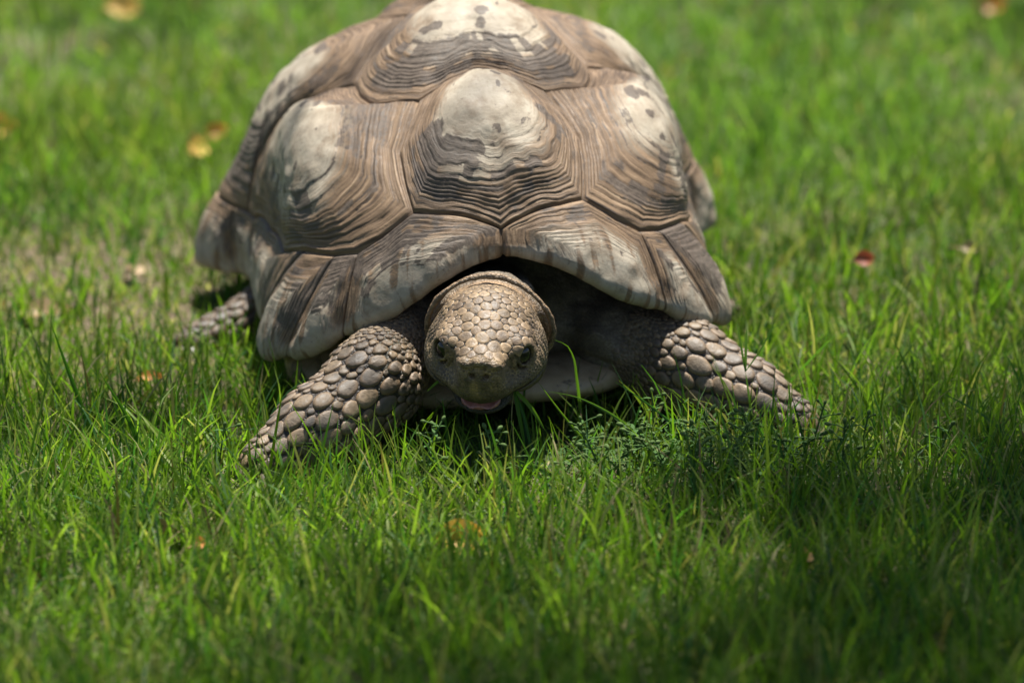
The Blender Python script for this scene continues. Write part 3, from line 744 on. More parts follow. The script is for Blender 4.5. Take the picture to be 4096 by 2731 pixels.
def r_leg(P, r_):
    out = np.zeros(len(P))
    for key in LEGS:
        d, p = chain_param(P, LEGS[key]); m = d < .010
        g = sdf_grad(P[m]); front = np.clip(-g[:, 1] * .8 + (-g[:, 0] if key == 'fl' else g[:, 0]) * .25 + .35, 0, 1)
        big = sstep(.16, .50, p[m]) * (1 - .35 * sstep(.85, 1, p[m])) * (.25 + .75 * front)
        if key[0] == 'h': out[m] = .0030 + .0030 * r_.random(m.sum()); continue
        out[m] = .0016 + big * (.0014 + .0066 * r_.random(m.sum()) ** 2.4)
    return out
def r_head(P, r_):
    q = (P - HC) @ HB.T; out = np.full(len(P), .0013)
    top = sstep(.014, .024, q[:, 2] + q[:, 1] * .12); cen = sstep(-.044, -.020, q[:, 1]) * (1 - sstep(.046, .054, q[:, 1]))
    fr_ = sstep(-.012, .006, q[:, 1]) * (1 - sstep(.044, .050, q[:, 1])) * (np.abs(q[:, 0]) < .016)
    out = .0012 + top * cen * (.0004 + .0026 * r_.random(len(P)) ** 1.3 + .0012 * fr_)
    return out
head_mask = (tq[:, 1] > -.040) & (tq[:, 1] < .056) & ((tq[:, 2] > -.006) | ((tq[:, 2] > -.024) & (np.abs(tq[:, 0]) > .016) & (tq[:, 1] < .040))) & (np.abs(tq[:, 0]) < .06) & (np.linalg.norm(tq, axis=1) < .085)
for sg in (1, -1): head_mask &= np.linalg.norm(tq - np.array([sg * .0355, .0245, .009]), axis=1) > .0118
PIL = []
for mask, rf, n, hk, tilt, tints in ((leg_mask, r_leg, 30000, .36, .75, 'leg'), (head_mask, r_head, 18000, .14, .0, 'head')):
    P, r = seeds(mask, rf, n, r_); N = sdf_grad(P)
    D2 = ((P[:, None] - P[None]) ** 2).sum(-1) if len(P) < 4000 else None
    for i in range(len(P)):
        d2 = ((P - P[i]) ** 2).sum(1); near = [j for j in np.argsort(d2)[1:15] if N[j].dot(N[i]) > -.2]
        if tints == 'leg':
            k = 'fl' if P[i][0] < 0 else 'fr'; ch = LEGS[k]; ax = np.subtract(ch[-1][0], ch[1][0])
        else: ax = hr
        pi = pillow(i, P, N, r, near, min(r[i] * hk, .0021) if tints == 'leg' else r[i] * hk, .0009 + .11 * r[i] if tints == 'leg' else .00085, np.array(ax, float), tilt=tilt)
        if pi is None: continue
        V, q, t, E = pi
        v = r_.random()
        if tints == 'leg':
            tint = np.array([.175, .125, .072]) * (1 - v) + np.array([.080, .066, .052]) * v
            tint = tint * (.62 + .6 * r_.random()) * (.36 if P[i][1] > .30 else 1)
        else:
            tint = np.array([.205, .140, .075]) * (1 - v) + np.array([.115, .076, .042]) * v
            tint = tint * (.7 + .5 * r_.random())
        TV = np.tile(tint, (len(V), 1))
        if tints == 'head':
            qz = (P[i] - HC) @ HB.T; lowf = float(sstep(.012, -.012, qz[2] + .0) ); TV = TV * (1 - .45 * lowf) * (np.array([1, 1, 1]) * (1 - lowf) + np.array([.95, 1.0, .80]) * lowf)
        if tints == 'head': TV = TV * (.72 + .62 * E[:, None] ** 2)
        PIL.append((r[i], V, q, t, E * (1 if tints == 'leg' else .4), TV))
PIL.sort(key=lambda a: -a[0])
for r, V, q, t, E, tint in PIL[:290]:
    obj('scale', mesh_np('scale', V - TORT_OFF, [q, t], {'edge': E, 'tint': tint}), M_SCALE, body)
off = 0; VV, QQ, T3, EE, TI = [], [], [], [], []
for r, V, q, t, E, tint in PIL[290:]:
    VV.append(V); QQ.append(q + off); T3.append(t + off); EE.append(E); TI.append(tint); off += len(V)
sm = obj('small_scales', mesh_np('small_scales', np.concatenate(VV) - TORT_OFF, [np.concatenate(QQ), np.concatenate(T3)], {'edge': np.concatenate(EE), 'tint': np.concatenate(TI)}), M_SCALE, body)
tag(sm, kind='stuff')
print('body', len(BV), 'scales', len(PIL))
# ------------------------------------------------------------------ grass
def body_clear(P):
    """True where a point is outside the animal"""
    return sdf(P) > .004
def plan_uv(X, Y):
    x, y = X - ORG[0], Y - ORG[1]; c, s = math.cos(YAW), math.sin(YAW); return x * c + y * s, -x * s + y * c
def under_shell(X, Y):
    u, v = plan_uv(X, Y); return ((u / .19) ** 2 + ((v - .31) / .26) ** 2) < 1
def frustum_half(Y): return (Y - CAM[1]) * 18 / LENS * 1.03
def scatter(n, y0, y1, margin, r_):
    Y = y0 + (y1 - y0) * r_.random(n); X = (r_.random(n) * 2 - 1) * (frustum_half(Y) + margin); return X, Y
def blades(X, Y, h, w, lean, head, curve, tint, nseg=4):
    """tapered bent ribbons, slightly keeled"""
    n = len(X); T = np.linspace(0, 1, nseg + 1); z0 = ground_z(X, Y) - .004
    dx, dy = np.cos(head), np.sin(head); roll = rng.random(n) * math.pi
    V = np.empty((n, nseg + 1, 2, 3), np.float32); al = np.empty((n, nseg + 1, 2), np.float32)
    ang0 = lean
    px, pz = np.zeros(n), np.zeros(n); pos = [(px.copy(), pz.copy())]
    for k in range(nseg):
        a = ang0 + curve * ((k + .5) / nseg) ** 1.4; px = px + h / nseg * np.sin(a); pz = pz + h / nseg * np.cos(a); pos.append((px.copy(), pz.copy()))
    sx, sy = np.cos(roll), np.sin(roll)
    for k, t in enumerate(T):
        ww = w * (1 - t ** 2.2) * .5 * (.75 + .5 * min(t * 3, 1)) + .00012
        cx, cy, cz = X + pos[k][0] * dx, Y + pos[k][0] * dy, np.maximum(z0 + pos[k][1], z0 + .002)
        for e, sg in ((0, -1), (1, 1)):
            V[:, k, e, 0] = cx + sg * ww * sx; V[:, k, e, 1] = cy + sg * ww * sy; V[:, k, e, 2] = cz
            al[:, k, e] = t
    st = (nseg + 1) * 2; b = np.arange(n)[:, None] * st + np.arange(nseg)[None] * 2; b = b.ravel()
    F = np.stack([b, b + 1, b + 3, b + 2], -1)
    return V, F, al, np.repeat(tint[:, None], st, 1)
def tints(X, Y, r_):
    n = len(X); pal = np.array([[.088, .148, .016], [.118, .186, .024], [.175, .225, .045], [.054, .120, .026], [.036, .094, .030], [.27, .235, .12], [.12, .09, .05]])
    p = np.array([.25, .26, .17, .15, .08, .065, .025]); k = r_.choice(len(pal), n, p=p); c = pal[k] * (.7 + .6 * r_.random((n, 1)))
    cool = sstep(.45, .7, vnoise(X * 2.6, Y * 2.6, seed=51))[:, None]
    far = (sstep(.5, 1.4, Y) * .45)[:, None]; c = c * (1 - far) + np.array([.205, .265, .060]) * (.8 + .4 * r_.random((n, 1))) * far
    return c * (1 - cool * .45) + (c * np.array([.70, .93, 1.35])) * cool * .45
M_GRASS = mat_grass()
def bare(X, Y):
    """thin, worn places in the lawn"""
    b = sstep(.60, .74, vnoise(X * 3.1 + 5, Y * 3.1, seed=41)) * sstep(.3, .8, Y) * .35
    for (cx, cy, r) in ((-.42, .60, .16), (-.36, .42, .10), (-.50, .30, .10)):
        b = np.maximum(b, .72 * np.exp(-(((X - cx) / r) ** 2 + ((Y - cy) / (r * .8)) ** 2)))
    return b
def lawn(n, y0, y1, margin, hr_, wr_, seed, lean_, curve_, flat=.25, thin=.95, dry=False, wide=False, nseg=4):
    r_ = np.random.default_rng(seed); X, Y = scatter(n, y0, y1, margin, r_)
    if wide: X = (r_.random(n) * 2 - 1) * 3.2; k_ = np.abs(X) > frustum_half(Y) + .10; X, Y = X[k_], Y[k_]; n = len(X)
    keep = r_.random(n) > bare(X, Y) * thin
    keep &= ~under_shell(X, Y)
    # grazed and trodden short in front of the head
    gz = np.exp(-(((X - .01) / .13) ** 2 + ((Y - .01) / .085) ** 2) * 1.2); keep &= r_.random(n) > gz * .90
    P = np.stack([X, Y, np.full(n, .012)], -1); keep &= (sdf(P) > .003)
    X, Y = X[keep], Y[keep]; n = len(X); gz = gz[keep]
    cl = vnoise(X * 11, Y * 11, seed=44) * .6 + vnoise(X * 34, Y * 34, seed=45) * .5
    h = hr_[0] + (hr_[1] - hr_[0]) * r_.random(n) ** 1.4 * (.35 + 1.0 * cl); h *= (1 - .4 * bare(X, Y))
    w = wr_[0] + (wr_[1] - wr_[0]) * r_.random(n)
    lean = np.abs(r_.normal(0, lean_, n)); curve = np.abs(r_.normal(.0, curve_, n)); fl = r_.random(n) < flat
    lean[fl] = r_.uniform(.7, 1.4, fl.sum()); curve[fl] = r_.uniform(-.2, .6, fl.sum())
    head = r_.random(n) * 2 * math.pi
    for t in (.35, .6, .85, 1.0):                      # keep the blades out of the animal
        a = lean + curve * .4; T = np.stack([X + h * t * np.sin(a) * np.cos(head), Y + h * t * np.sin(a) * np.sin(head), h * t * np.cos(a)], -1)
        bad = sdf(T) < .0035; h = np.where(bad, h * .45 * t, h)
    ok = h > .008
    X, Y, h, w, lean, head, curve = [a[ok] for a in (X, Y, h, w, lean, head, curve)]
    tn = tints(X, Y, r_)
    if dry: tn = np.array([.26, .21, .12]) * (.5 + .9 * r_.random((len(X), 1)))
    return blades(X, Y, h, w, lean, head, curve, tn, nseg)
parts = [lawn(46000, -.85, .35, .12, (.010, .036), (.0009, .0020), 101, .6, .9, .45), lawn(26000, -.85, .35, .12, (.030, .088), (.0010, .0027), 104, .42, .65, .18),
         lawn(34000, .35, 1.35, .15, (.012, .040), (.0014, .0030), 102, .6, .9, .4), lawn(11000, .35, 1.35, .15, (.03, .080), (.0016, .0036), 105, .34, .55, .1),
         lawn(30000, 1.35, 3.3, .2, (.015, .045), (.0025, .0050), 103, .5, .8, .3, nseg=3), lawn(120000, -1.6, 5.0, 0, (.02, .07), (.004, .008), 110, .45, .7, .2, .4, wide=True, nseg=2), lawn(16000, 3.3, 5.0, .2, (.02, .07), (.004, .008), 111, .45, .7, .2, nseg=2), lawn(11000, .15, .85, .1, (.012, .05), (.0008, .0022), 108, .6, .6, 1.0, .0, True), lawn(5000, 1.0, 3.3, .2, (.02, .06), (.003, .006), 109, .7, .6, .5, .2, True), lawn(7000, -.85, 1.0, .12, (.012, .05), (.0006, .0016), 107, .6, .6, 1.0, .2, True), lawn(6000, 1.35, 3.3, .2, (.03, .08), (.0025, .0050), 106, .35, .6, .1, nseg=3)]
VV, FF, AL, TI, off = [], [], [], [], 0
for V, F, al, ti in parts:
    VV.append(V.reshape(-1, 3)); FF.append(F + off); AL.append(al.ravel()); TI.append(ti.reshape(-1, 3)); off += V.reshape(-1, 3).shape[0]
g = obj('grass', mesh_np('grass', np.concatenate(VV), np.concatenate(FF), {'along': np.concatenate(AL), 'tint': np.concatenate(TI)}), M_GRASS)
tag(g, 'short green lawn grass, uneven and sunlit in places', 'grass', kind='stuff')
# ------------------------------------------------------------------ single blades, stalks and sprigs that stand out
def gcol(c, n): return np.tile(np.array(c, float), (n, 1))
def ribbon(name, pts, w, c, taper=2.0, n=18, twist=0.4, nrm=(0, -1, .3)):
    """a bent grass blade with a keel, through the given points"""
    pts = np.array(pts, float); L = np.concatenate([[0], np.cumsum(np.linalg.norm(np.diff(pts, axis=0), axis=1))]); L /= L[-1]
    t = np.linspace(0, 1, n); m = np.gradient(pts, L, axis=0)
    i = np.clip(np.searchsorted(L, t, side='right') - 1, 0, len(L) - 2); h = (L[i + 1] - L[i])[:, None]; s = ((t - L[i])[:, None]) / h
    P = (2 * s ** 3 - 3 * s ** 2 + 1) * pts[i] + (s ** 3 - 2 * s ** 2 + s) * h * m[i] + (-2 * s ** 3 + 3 * s ** 2) * pts[i + 1] + (s ** 3 - s ** 2) * h * m[i + 1]
    T = np.gradient(P, axis=0); T /= np.linalg.norm(T, axis=1, keepdims=True); V = []
    for k in range(n):
        u = np.cross(T[k], nrm); u /= np.linalg.norm(u) + 1e-9; v = np.cross(u, T[k]); a = twist * (t[k] - .5); u2 = u * math.cos(a) + v * math.sin(a); v2 = np.cross(u2, T[k])
        ww = w / 2 * max(1 - t[k] ** taper, .06) * (.6 + .4 * min(1, t[k] * 5))
        V += [P[k] - u2 * ww, P[k] - v2 * ww * .45, P[k] + u2 * ww]
    F = [(3 * k + e, 3 * k + e + 1, 3 * k + e + 4, 3 * k + e + 3) for k in range(n - 1) for e in (0, 1)]
    o = P[0]
    me = mesh_np(name, np.array(V) - o, np.array(F), {'tint': gcol(c, len(V)), 'along': np.repeat(t, 3)}); return me, o
def blade_thing(pts, w, c, label, **kw):
    me, o = ribbon('grass_blade', pts, w, c, **kw); b = obj('grass_blade', me, M_GRASS); b.location = o
    return tag(b, label, 'grass blade')
LIT, MID, BLUE, DRY = (.115, .200, .028), (.070, .145, .022), (.050, .120, .040), (.26, .23, .13)
blade_thing([(.060, .020, -.004), (.058, .018, .035), (.0545, .016, .066), (.052, .016, .082), (.046, .015, .0935), (.036, .013, .0985)], .0030, LIT, 'tall upright grass blade with curled pale tip right of the head', taper=3)
blade_thing([(.082, -.035, -.004), (.062, -.034, .022), (.040, -.033, .050), (.020, -.033, .078)], .0030, (.14, .23, .03), 'bright slanting grass blade with its tip at the right jaw')
blade_thing([(.135, -.030, -.004), (.110, -.030, .024), (.078, -.032, .050), (.052, -.034, .063), (.031, -.036, .068)], .0034, (.11, .19, .045), 'long grass blade arching low in front of the plastron')
blade_thing([(.168, -.030, -.004), (.142, -.030, .030), (.112, -.032, .057), (.086, -.034, .076)], .0032, BLUE, 'dark green grass blade slanting up before the right foreleg')
blade_thing([(-.012, -.055, -.004), (-.020, -.058, .026), (-.030, -.062, .045)], .0030, BLUE, 'short blue green grass blade standing under the chin')
blade_thing([(.055, -.085, -.004), (.020, -.082, .016), (-.015, -.080, .028), (-.030, -.078, .033)], .0042, (.075, .14, .05), 'broad grass blade lying across the dark gap under the chin')
blade_thing([(-.075, -.055, -.004), (-.086, -.060, .022), (-.094, -.066, .040)], .0030, LIT, 'sunlit grass blade in front of the left elbow scales')
blade_thing([(-.098, -.085, -.004), (-.118, -.084, .020), (-.132, -.082, .040)], .0034, (.14, .22, .04), 'pale sunlit grass blade leaning over the left foreleg')
blade_thing([(.215, -.005, -.004), (.212, -.006, .030), (.218, -.008, .052)], .0032, LIT, 'bright grass blade against the scales of the right foreleg')
blade_thing([(-.40, -.16, -.004), (-.385, -.158, .060), (-.372, -.155, .115), (-.366, -.152, .178)], .0018, (.045, .085, .02), 'tall thin dark grass stalk left of the tortoise', taper=6)
blade_thing([(-.305, -.03, -.004), (-.320, -.03, .040), (-.345, -.03, .085)], .0046, (.04, .10, .015), 'broad dark grass blade leaning left beside the shell')
blade_thing([(-.352, .02, -.004), (-.375, .03, .06), (-.392, .035, .110)], .0050, (.05, .13, .015), 'blurred broad grass blade far left behind the thin stalk')
blade_thing([(-.215, -.20, -.004), (-.245, -.20, .012), (-.285, -.20, .020), (-.325, -.20, .018)], .0022, DRY, 'dry straw coloured stalk lying on the grass at left', taper=5)
blade_thing([(-.175, -.235, -.004), (-.200, -.235, .022), (-.228, -.235, .055)], .0042, (.21, .25, .10), 'pale bleached grass blade leaning left in the foreground')
blade_thing([(.335, -.02, -.004), (.315, -.02, .03), (.30, -.02, .068)], .0034, BLUE, 'upright blue green grass blade right of the right forefoot')
blade_thing([(.44, .0, -.004), (.40, .0, .035), (.355, .0, .060)], .0034, (.07, .13, .05), 'long grass blade leaning left at the right of the lawn')
blade_thing([(.515, .22, -.004), (.50, .22, .05), (.475, .22, .115)], .0040, (.035, .085, .02), 'tall dark grass blade in the blurred right background')
# seed stalk with three ears
stk = empty('seed_stalk', (.208, .040, 0)); tag(stk, 'tall forked grass seed stalk standing over the right forefoot', 'grass stalk')
for nm, pts, w in (('stem', [(0, 0, -.004), (-.004, 0, .03), (-.009, 0, .063)], .0021), ('ear', [(-.009, 0, .063), (-.013, 0, .085), (-.017, 0, .106)], .0019), ('ear', [(-.009, 0, .063), (-.009, 0, .08), (-.0085, 0, .101)], .0024), ('ear', [(-.009, 0, .063), (.004, 0, .083), (.018, 0, .114)], .0013)):
    me, o = ribbon(nm, pts, w, (.075, .13, .045), taper=6); e = obj(nm, me, M_GRASS, stk); e.location = o
# grass hanging from the mouth
mr, ml = h2w((.027, .030, -.0205)), h2w((-.032, .024, -.0185))
mouth = [(mr, [(.012, -.004, -.012), (.026, -.006, -.034)], .0034, LIT, 'chewed grass blade hanging right out of the mouth corner'),
         (mr, [(.004, -.006, -.020), (.010, -.008, -.052)], .0032, MID, 'long green grass blade hanging straight from the right mouth corner'),
         (mr, [(.009, -.002, -.026), (.016, -.003, -.066)], .0026, BLUE, 'longest narrow grass blade dangling from the right mouth corner'),
         (mr, [(-.002, -.004, -.022), (.000, -.005, -.050)], .0009, DRY, 'thin dry grass thread hanging from the mouth'),
         (ml, [(-.006, -.004, -.003), (-.014, -.006, -.010)], .0024, LIT, 'small bit of grass sticking out of the left mouth corner')]
for m0, ps, w, c, lb in mouth: blade_thing([m0] + [m0 + np.array(p) for p in ps], w, c, lb, taper=4)

# sprigs of a small weed: thin forked stems, paired leaves, pointed buds
M_STEM = mat_plain('weed_stem', (.06, .115, .03), .7, .2, 300, Specular_IOR_Level=.15)
M_WLEAF = mat_leaf('weed_leaf', (.050, .115, .030), (.080, .155, .040), .35, .7, .15)
M_BUD = mat_plain('weed_bud', (.075, .12, .035), .8, .3, 400, Specular_IOR_Level=.15)
def leaf_mesh(name, L, W, cup=.25, n=6):
    V = []; F = []
    for i in range(n + 1):
        t = i / n; w = W * math.sin(math.pi * (t * .93 + .04)) ** .8 * (1 - .25 * t); z = cup * L * (t - t * t)
        V += [(t * L, -w / 2, z + .18 * w), (t * L, 0, z), (t * L, w / 2, z + .18 * w)]
    for i in range(n):
        for e in (0, 1): F.append((3 * i + e, 3 * i + 3 + e, 3 * i + 4 + e, 3 * i + 1 + e))
    return mesh_np(name, np.array(V), np.array(F))
LEAF_ME = leaf_mesh('leaf', .0072, .0032); LEAF_ME.materials.append(M_WLEAF)
BUD_ME = uv_ball('bud', (.0016, .0016, .0033), 8, 6, lambda V: V * np.array([1, 1, 1]) * (1 - .35 * np.clip(V[:, 2:] / .0027, 0, 1)) + [0, 0, .0024]); BUD_ME.materials.append(M_BUD)
def tube(paths, n=5):
    V = []; F = []; off = 0
    for pts, r in paths:
        pts = np.array(pts, float); T = np.gradient(pts, axis=0); T /= np.linalg.norm(T, axis=1, keepdims=True)
        for k, p in enumerate(pts):
            u = np.cross(T[k], (.3, .9, .2)); u /= np.linalg.norm(u); v = np.cross(T[k], u)
            for j in range(n): a = 2 * math.pi * j / n; V.append(p + (u * math.cos(a) + v * math.sin(a)) * r)
        for k in range(len(pts) - 1):
            for j in range(n): F.append((off + k * n + j, off + k * n + (j + 1) % n, off + (k + 1) * n + (j + 1) % n, off + (k + 1) * n + j))
        off += n * len(pts)
    return mesh_np('stem', np.array(V), np.array(F))
def sprig(base_p, path, label, seed, nodes=4, branch=True):
    r = random.Random(seed); root = empty('weed_sprig', base_p); tag(root, label, 'weed', 'small weed sprigs in front of the tortoise')
    path = np.array([(0, 0, -.004)] + list(path), float)
    L = np.concatenate([[0], np.cumsum(np.linalg.norm(np.diff(path, axis=0), axis=1))]); tt = np.linspace(0, L[-1], 14)
    P = np.stack([np.interp(tt, L, path[:, k]) for k in range(3)], -1)
    for _ in range(2): P[1:-1] = (P[:-2] + 2 * P[1:-1] + P[2:]) / 4
    paths = [(P, .0008)]; leaves = []; buds = [(P[-1], P[-1] - P[-2])]
    for k in range(nodes):
        i = int(4 + 9 * k / max(1, nodes - 1)) if nodes > 1 else 9
        i = min(i, 12); T = P[i + 1] - P[i]; a0 = r.random() * 6.3
        for s in (0, 1):
            a = a0 + math.pi * s; leaves.append((P[i], (math.cos(a), math.sin(a), r.uniform(-.2, .6))))
        if branch and k >= 1:
            for _ in range(r.choice((1, 1, 2))):
                a = r.random() * 6.3; d = np.array([math.cos(a), .5 * math.sin(a), r.uniform(-.1, .9)]); d /= np.linalg.norm(d); ln = r.uniform(.007, .015)
                q = [P[i], P[i] + d * ln * .5 + [0, 0, .001], P[i] + d * ln]; paths.append((q, .00055)); buds.append((q[-1], q[-1] - q[-2]))
    obj('stem', tube(paths), M_STEM, root)
    for p, d in leaves:
        o = link(bpy.data.objects.new('leaf', LEAF_ME), root); o.location = p; o.rotation_euler = Vector(d).to_track_quat('X', 'Z').to_euler(); s = r.uniform(.8, 1.35); o.scale = (s, s, s)
    for p, d in buds:
        o = link(bpy.data.objects.new('bud', BUD_ME), root); o.location = p; o.rotation_euler = Vector(d).to_track_quat('Z', 'Y').to_euler(); s = r.uniform(.8, 1.3); o.scale = (s, s, s)
SPR = [((-.035, -.095, 0), [(-.030, -.001, .020), (-.036, 0, .038), (-.026, 0, .052), (-.022, .004, .060)], 'weed sprig rising to the left mouth corner', 8),
       ((-.020, -.100, 0), [(.002, 0, .022), (.004, 0, .040), (-.002, .006, .054)], 'weed sprig held under the pink tongue', 7),
       ((-.022, -.098, 0), [(-.020, 0, .016), (-.036, 0, .022), (-.048, 0, .030)], 'weed sprig spreading left below the chin with hanging buds', 7),
       ((.004, -.100, 0), [(.004, 0, .020), (.012, 0, .034)], 'short weed sprig below the right side of the chin', 3),
       ((.065, -.045, 0), [(-.004, 0, .025), (-.008, 0, .046)], 'leafy weed sprig beside the tall curled grass blade', 8),
       ((.080, -.060, 0), [(.010, 0, .016), (.022, 0, .030), (.026, 0, .040)], 'bushy weed sprig under the arching grass blade', 8),
       ((.115, -.020, 0), [(.004, 0, .030), (.002, 0, .062)], 'tall straight weed sprig in front of the right shoulder', 4),
       ((.130, -.045, 0), [(-.014, 0, .026), (-.032, 0, .040)], 'weed sprig leaning left before the plastron end', 7),
       ((.150, -.050, 0), [(.006, 0, .024), (.000, 0, .044)], 'weed sprig at the elbow of the right foreleg', 8),
       ((.170, -.070, 0), [(.012, 0, .020), (.018, 0, .036)], 'low weed sprig in front of the right foreleg scales', 4),
       ((.045, -.110, 0), [(-.004, 0, .016), (.004, 0, .030)], 'weed sprig in the dark gap right of the chin', 4),
       ((.250, -.02, 0), [(.006, 0, .030), (.012, 0, .052)], 'weed sprig at the tip of the right forefoot', 4),
       ((.300, -.03, 0), [(-.006, 0, .024), (-.002, 0, .046)], 'pale budded weed sprig right of the forefoot', 4),
       ((.345, -.06, 0), [(.010, 0, .022), (.018, 0, .044)], 'weed sprig among dry bits on the right lawn', 5),
       ((-.245, -.075, 0), [(.004, 0, .026), (.008, 0, .050)], 'small weed sprig left of the left forefoot', 3)]
for k, (b, p, lb, nd) in enumerate(SPR): sprig(b, p, lb, 40 + k, nd)
q_ = random.Random(9)
ORD = 'first second third fourth fifth sixth seventh eighth ninth tenth eleventh twelfth'.split()
for k, (x, y) in enumerate(sorted([(.095, -.085), (.125, -.095), (.145, -.02), (.165, -.045), (.185, -.085), (.205, -.05), (.225, -.095), (.240, -.06), (.270, -.085), (.075, -.115), (.152, -.125), (.195, -.12)])):
    sprig((x, y, 0), [(q_.uniform(-.012, .012), 0, q_.uniform(.018, .026)), (q_.uniform(-.022, .022), 0, q_.uniform(.036, .058))], ORD[k] + ' leafy weed sprig from the head in the weed patch before the right foreleg', 80 + k, 8)
# low mat of the same weed right of the head
r_ = np.random.default_rng(77); n = 2200
X = r_.normal(.17, .10, n); Y = r_.normal(-.065, .05, n); Z = .004 + .040 * r_.random(n) * np.exp(-((X - .15) / .12) ** 2)
P = np.stack([X, Y, Z], -1); ok = (sdf(P) > .006) & (X > .03); P = P[ok]; n = len(P)
az = r_.random(n) * 6.283; el = r_.uniform(-.3, .9, n); D = np.stack([np.cos(az) * np.cos(el), np.sin(az) * np.cos(el), np.sin(el)], -1); S_ = np.stack([-np.sin(az), np.cos(az), az * 0], -1)
L, W = r_.uniform(.003, .0075, n)[:, None], r_.uniform(.0008, .0016, n)[:, None]
V = np.stack([P, P + D * L * .45 + S_ * W, P + D * L, P + D * L * .45 - S_ * W], 1).reshape(-1, 3)
mt = obj('ground_cover', mesh_np('ground_cover', V, np.arange(4 * n).reshape(-1, 4), smooth=False), M_WLEAF); tag(mt, 'low mat of tiny weed leaves right of the head', 'ground cover', kind='stuff')

# ------------------------------------------------------------------ fallen leaves
def fallen(x, y, z, L, W, yaw, tiltx, tilty, c1, c2, label, curl=.5):
    n, m = 12, 6; V = []; F = []
    for i in range(n + 1):
        t = i / n; w = W * (math.sin(math.pi * min(1, t * .96 + .03)) ** .75) * (1 - .2 * t)
        for j in range(-m, m + 1):
            s = j / m; yy = s * w / 2; zz = curl * W * (s * s) * .5 * (.4 + t) + .12 * L * math.sin(t * 3) + .02 * L * math.sin(9 * t + 4 * s)
            V.append((t * L - L / 2, yy, zz - .03 * W * math.exp(-(s * 6) ** 2)))
    k = 2 * m + 1
    for i in range(n):
        for j in range(2 * m): F.append((i * k + j, (i + 1) * k + j, (i + 1) * k + j + 1, i * k + j + 1))
    root = empty('fallen_leaf', (x, y, z)); root.rotation_euler = (tiltx, tilty, yaw); tag(root, label, 'leaf', 'fallen leaves on the lawn')
    obj('leaf_blade', mesh_np('leaf_blade', np.array(V), np.array(F)), mat_leaf('dead_leaf', c1, c2, .35), root)
    st = tube([([(-L / 2 - .35 * L, 0, .01 * L), (-L / 2 - .15 * L, 0, -.01 * L), (-L / 2, 0, .0), (L * .1, 0, .10 * L), (L * .46, 0, .02 * L)], .0007)]); st.name = 'stalk'
    obj('stalk', st, mat_plain('leaf_stalk', (.22, .13, .05), .6), root)
YEL, YE2, ORA, OR2, TAN, TA2, RED, RE2 = (.55, .33, .06), (.66, .46, .14), (.42, .16, .03), (.52, .25, .06), (.40, .29, .16), (.55, .43, .27), (.28, .06, .03), (.36, .10, .04)
fallen(-.042, -.232, .004, .042, .032, .3, .9, 0, (.62, .30, .03), (.70, .42, .08), 'orange yellow leaf half hidden in the foreground grass')
fallen(-.505, 1.76, .040, .046, .044, .7, .9, .2, YEL, YE2, 'round pale yellow leaf at the far left of the lawn')
fallen(-.352, 1.02, .028, .038, .030, 1.4, .9, .1, YEL, YE2, 'yellow leaf lying in the grass left of the shell')
fallen(-.335, 1.12, .022, .030, .022, .5, .8, -.2, ORA, OR2, 'brownish orange leaf behind the yellow leaf left of the shell')
fallen(-.575, 1.11, .030, .040, .034, 0, .9, 0, YEL, OR2, 'orange leaf at the left edge of the lawn')
fallen(-.445, .41, .008, .050, .028, .15, .4, 0, (.30, .21, .10), TAN, 'long tan leaf on bare ground left of the tortoise')
fallen(-.500, .42, .014, .035, .025, 1.0, .5, .2, ORA, RED, 'small rust leaf beside the long tan leaf')
fallen(-.300, .66, .012, .040, .032, .8, .5, 0, (.30, .20, .13), TAN, 'pale pinkish dry leaf near the rear left of the shell')
fallen(-.375, .56, .010, .034, .022, 2.0, .4, .1, TAN, (.45, .34, .22), 'curled beige leaf on the thin grass at left')
fallen(.340, .50, .040, .020, .018, .4, 1.0, 0, RED, RE2, 'small red leaf standing in the grass right of the shell')
fallen(.622, 1.84, .028, .040, .036, .4, .9, 0, (.28, .10, .03), ORA, 'rust orange leaf at the far right of the lawn')
fallen(.455, .60, .024, .026, .014, .2, .8, .2, (.25, .19, .08), TAN, 'tan leaf caught in grass at right')
fallen(-.323, .18, .014, .024, .014, .2, .5, 0, OR2, ORA, 'little orange brown leaf left of the front of the shell')
fallen(-.245, -.275, .016, .014, .012, .9, .8, 0, (.60, .18, .05), (.62, .28, .09), 'tiny bright orange leaf scrap in the left foreground')
fallen(-.270, -.235, .012, .030, .022, 2.2, .5, .3, (.05, .04, .015), (.09, .08, .03), 'dark olive leaf lying in the left foreground grass')
fallen(-.440, -.30, .012, .022, .016, .6, .6, 0, RED, (.2, .09, .05), 'small reddish brown leaf at the lower left')
fallen(.224, -.305, .016, .020, .014, 1.6, .8, 0, TAN, OR2, 'little tan leaf scrap in the right foreground')

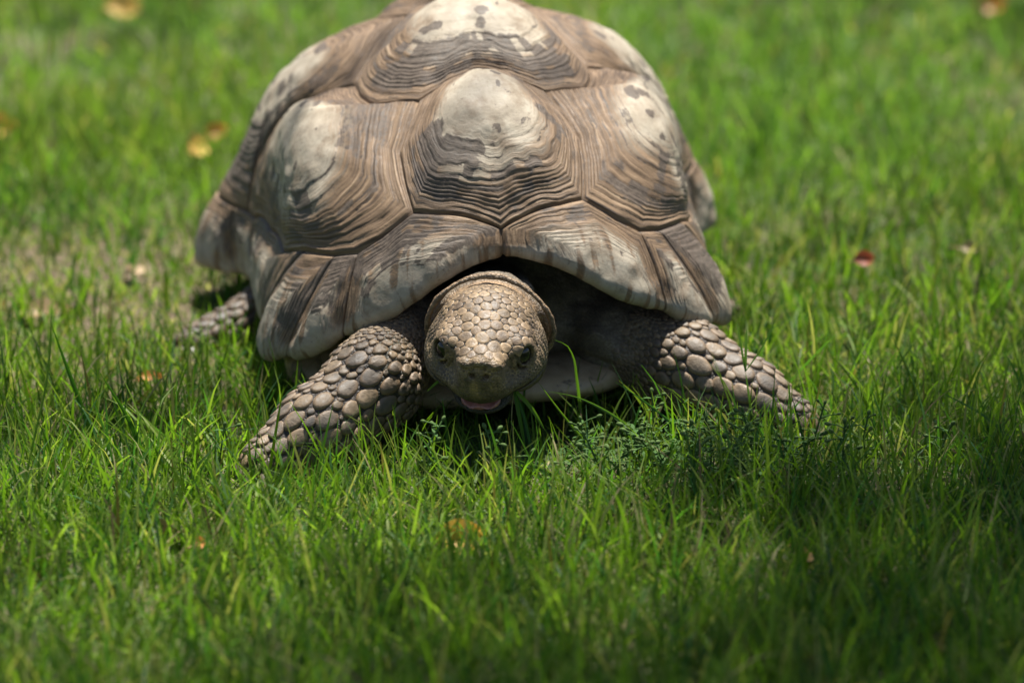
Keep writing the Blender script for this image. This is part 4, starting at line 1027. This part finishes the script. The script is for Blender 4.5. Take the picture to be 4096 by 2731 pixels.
# ------------------------------------------------------------------ unseen tree, added to dapple and darken chosen lawn spots (behind and right)
tr = empty('added_shade_tree', (2.9, 3.6, 0)); tag(tr, 'unseen tree added to shade parts of the lawn', 'tree')
T0 = np.array([2.9, 3.6, 0.0])
SHADE = [(-.30, -.66, .18, 80), (.02, -.66, .20, 130), (.30, -.60, .22, 220), (.50, -.45, .20, 150), (.18, -.42, .15, 70), (.34, -.24, .14, 95), (.50, -.15, .14, 95), (.24, -.12, .09, 40), (.42, .06, .10, 24),  # lawn spots to darken; a leaf clump hangs sunward of each
         (-.10, -.47, .13, 36), (-.52, -.44, .14, 50), (-.30, .10, .07, 26), (-.48, -.05, .09, 22), (.62, 1.95, .30, 110), (-.60, 2.05, .28, 90), (.80, 1.2, .22, 50), (-.70, 1.1, .18, 40), (.66, .45, .14, 30)]
r_ = np.random.default_rng(5); V = []; cl = []
for (x, y, r, n) in SHADE:
    d = r_.uniform(4.2, 5.2); c = np.array([x, y, 0]) + SUN * d; cl.append(c)
    p = c + r_.normal(0, 1, (n, 3)) * r * .62
    a = r_.normal(0, 1, (n, 3)); a /= np.linalg.norm(a, axis=1, keepdims=True); b = np.cross(a, r_.normal(0, 1, (n, 3))); b /= np.linalg.norm(b, axis=1, keepdims=True)
    L, W = r_.uniform(.035, .055, (n, 1)), r_.uniform(.016, .026, (n, 1))
    V.append(np.stack([p - a * L, p - b * W - a * L * .2, p + a * L, p + b * W - a * L * .2], 1))
V = np.concatenate(V).reshape(-1, 3) - T0
obj('crown', mesh_np('crown', V, np.arange(len(V)).reshape(-1, 4), smooth=False), mat_leaf('tree_leaf', (.04, .10, .02), (.07, .15, .03), .35), tr)
trunk = tube([([(0, 0, -.2), (.02, 0, 1.2), (-.1, -.05, 2.6), (-.5, -.3, 3.9), (-1.1, -.8, 4.7)], .13)], 12); trunk.name = 'trunk'
M_BARK = mat_plain('bark', (.12, .09, .065), .9, .4, 25); obj('trunk', trunk, M_BARK, tr)
for c in cl:
    e = c - T0; s0 = np.array([-.5, -.3, 3.9]); m_ = (e + s0) / 2 + [0, 0, .25]; q = [s0, s0 * .6 + m_ * .4, m_, m_ * .4 + e * .6 + [0, 0, .05], e]
    lb = tube([(q, .006)], 6); lb.name = 'branch'; obj('branch', lb, M_BARK, tr)
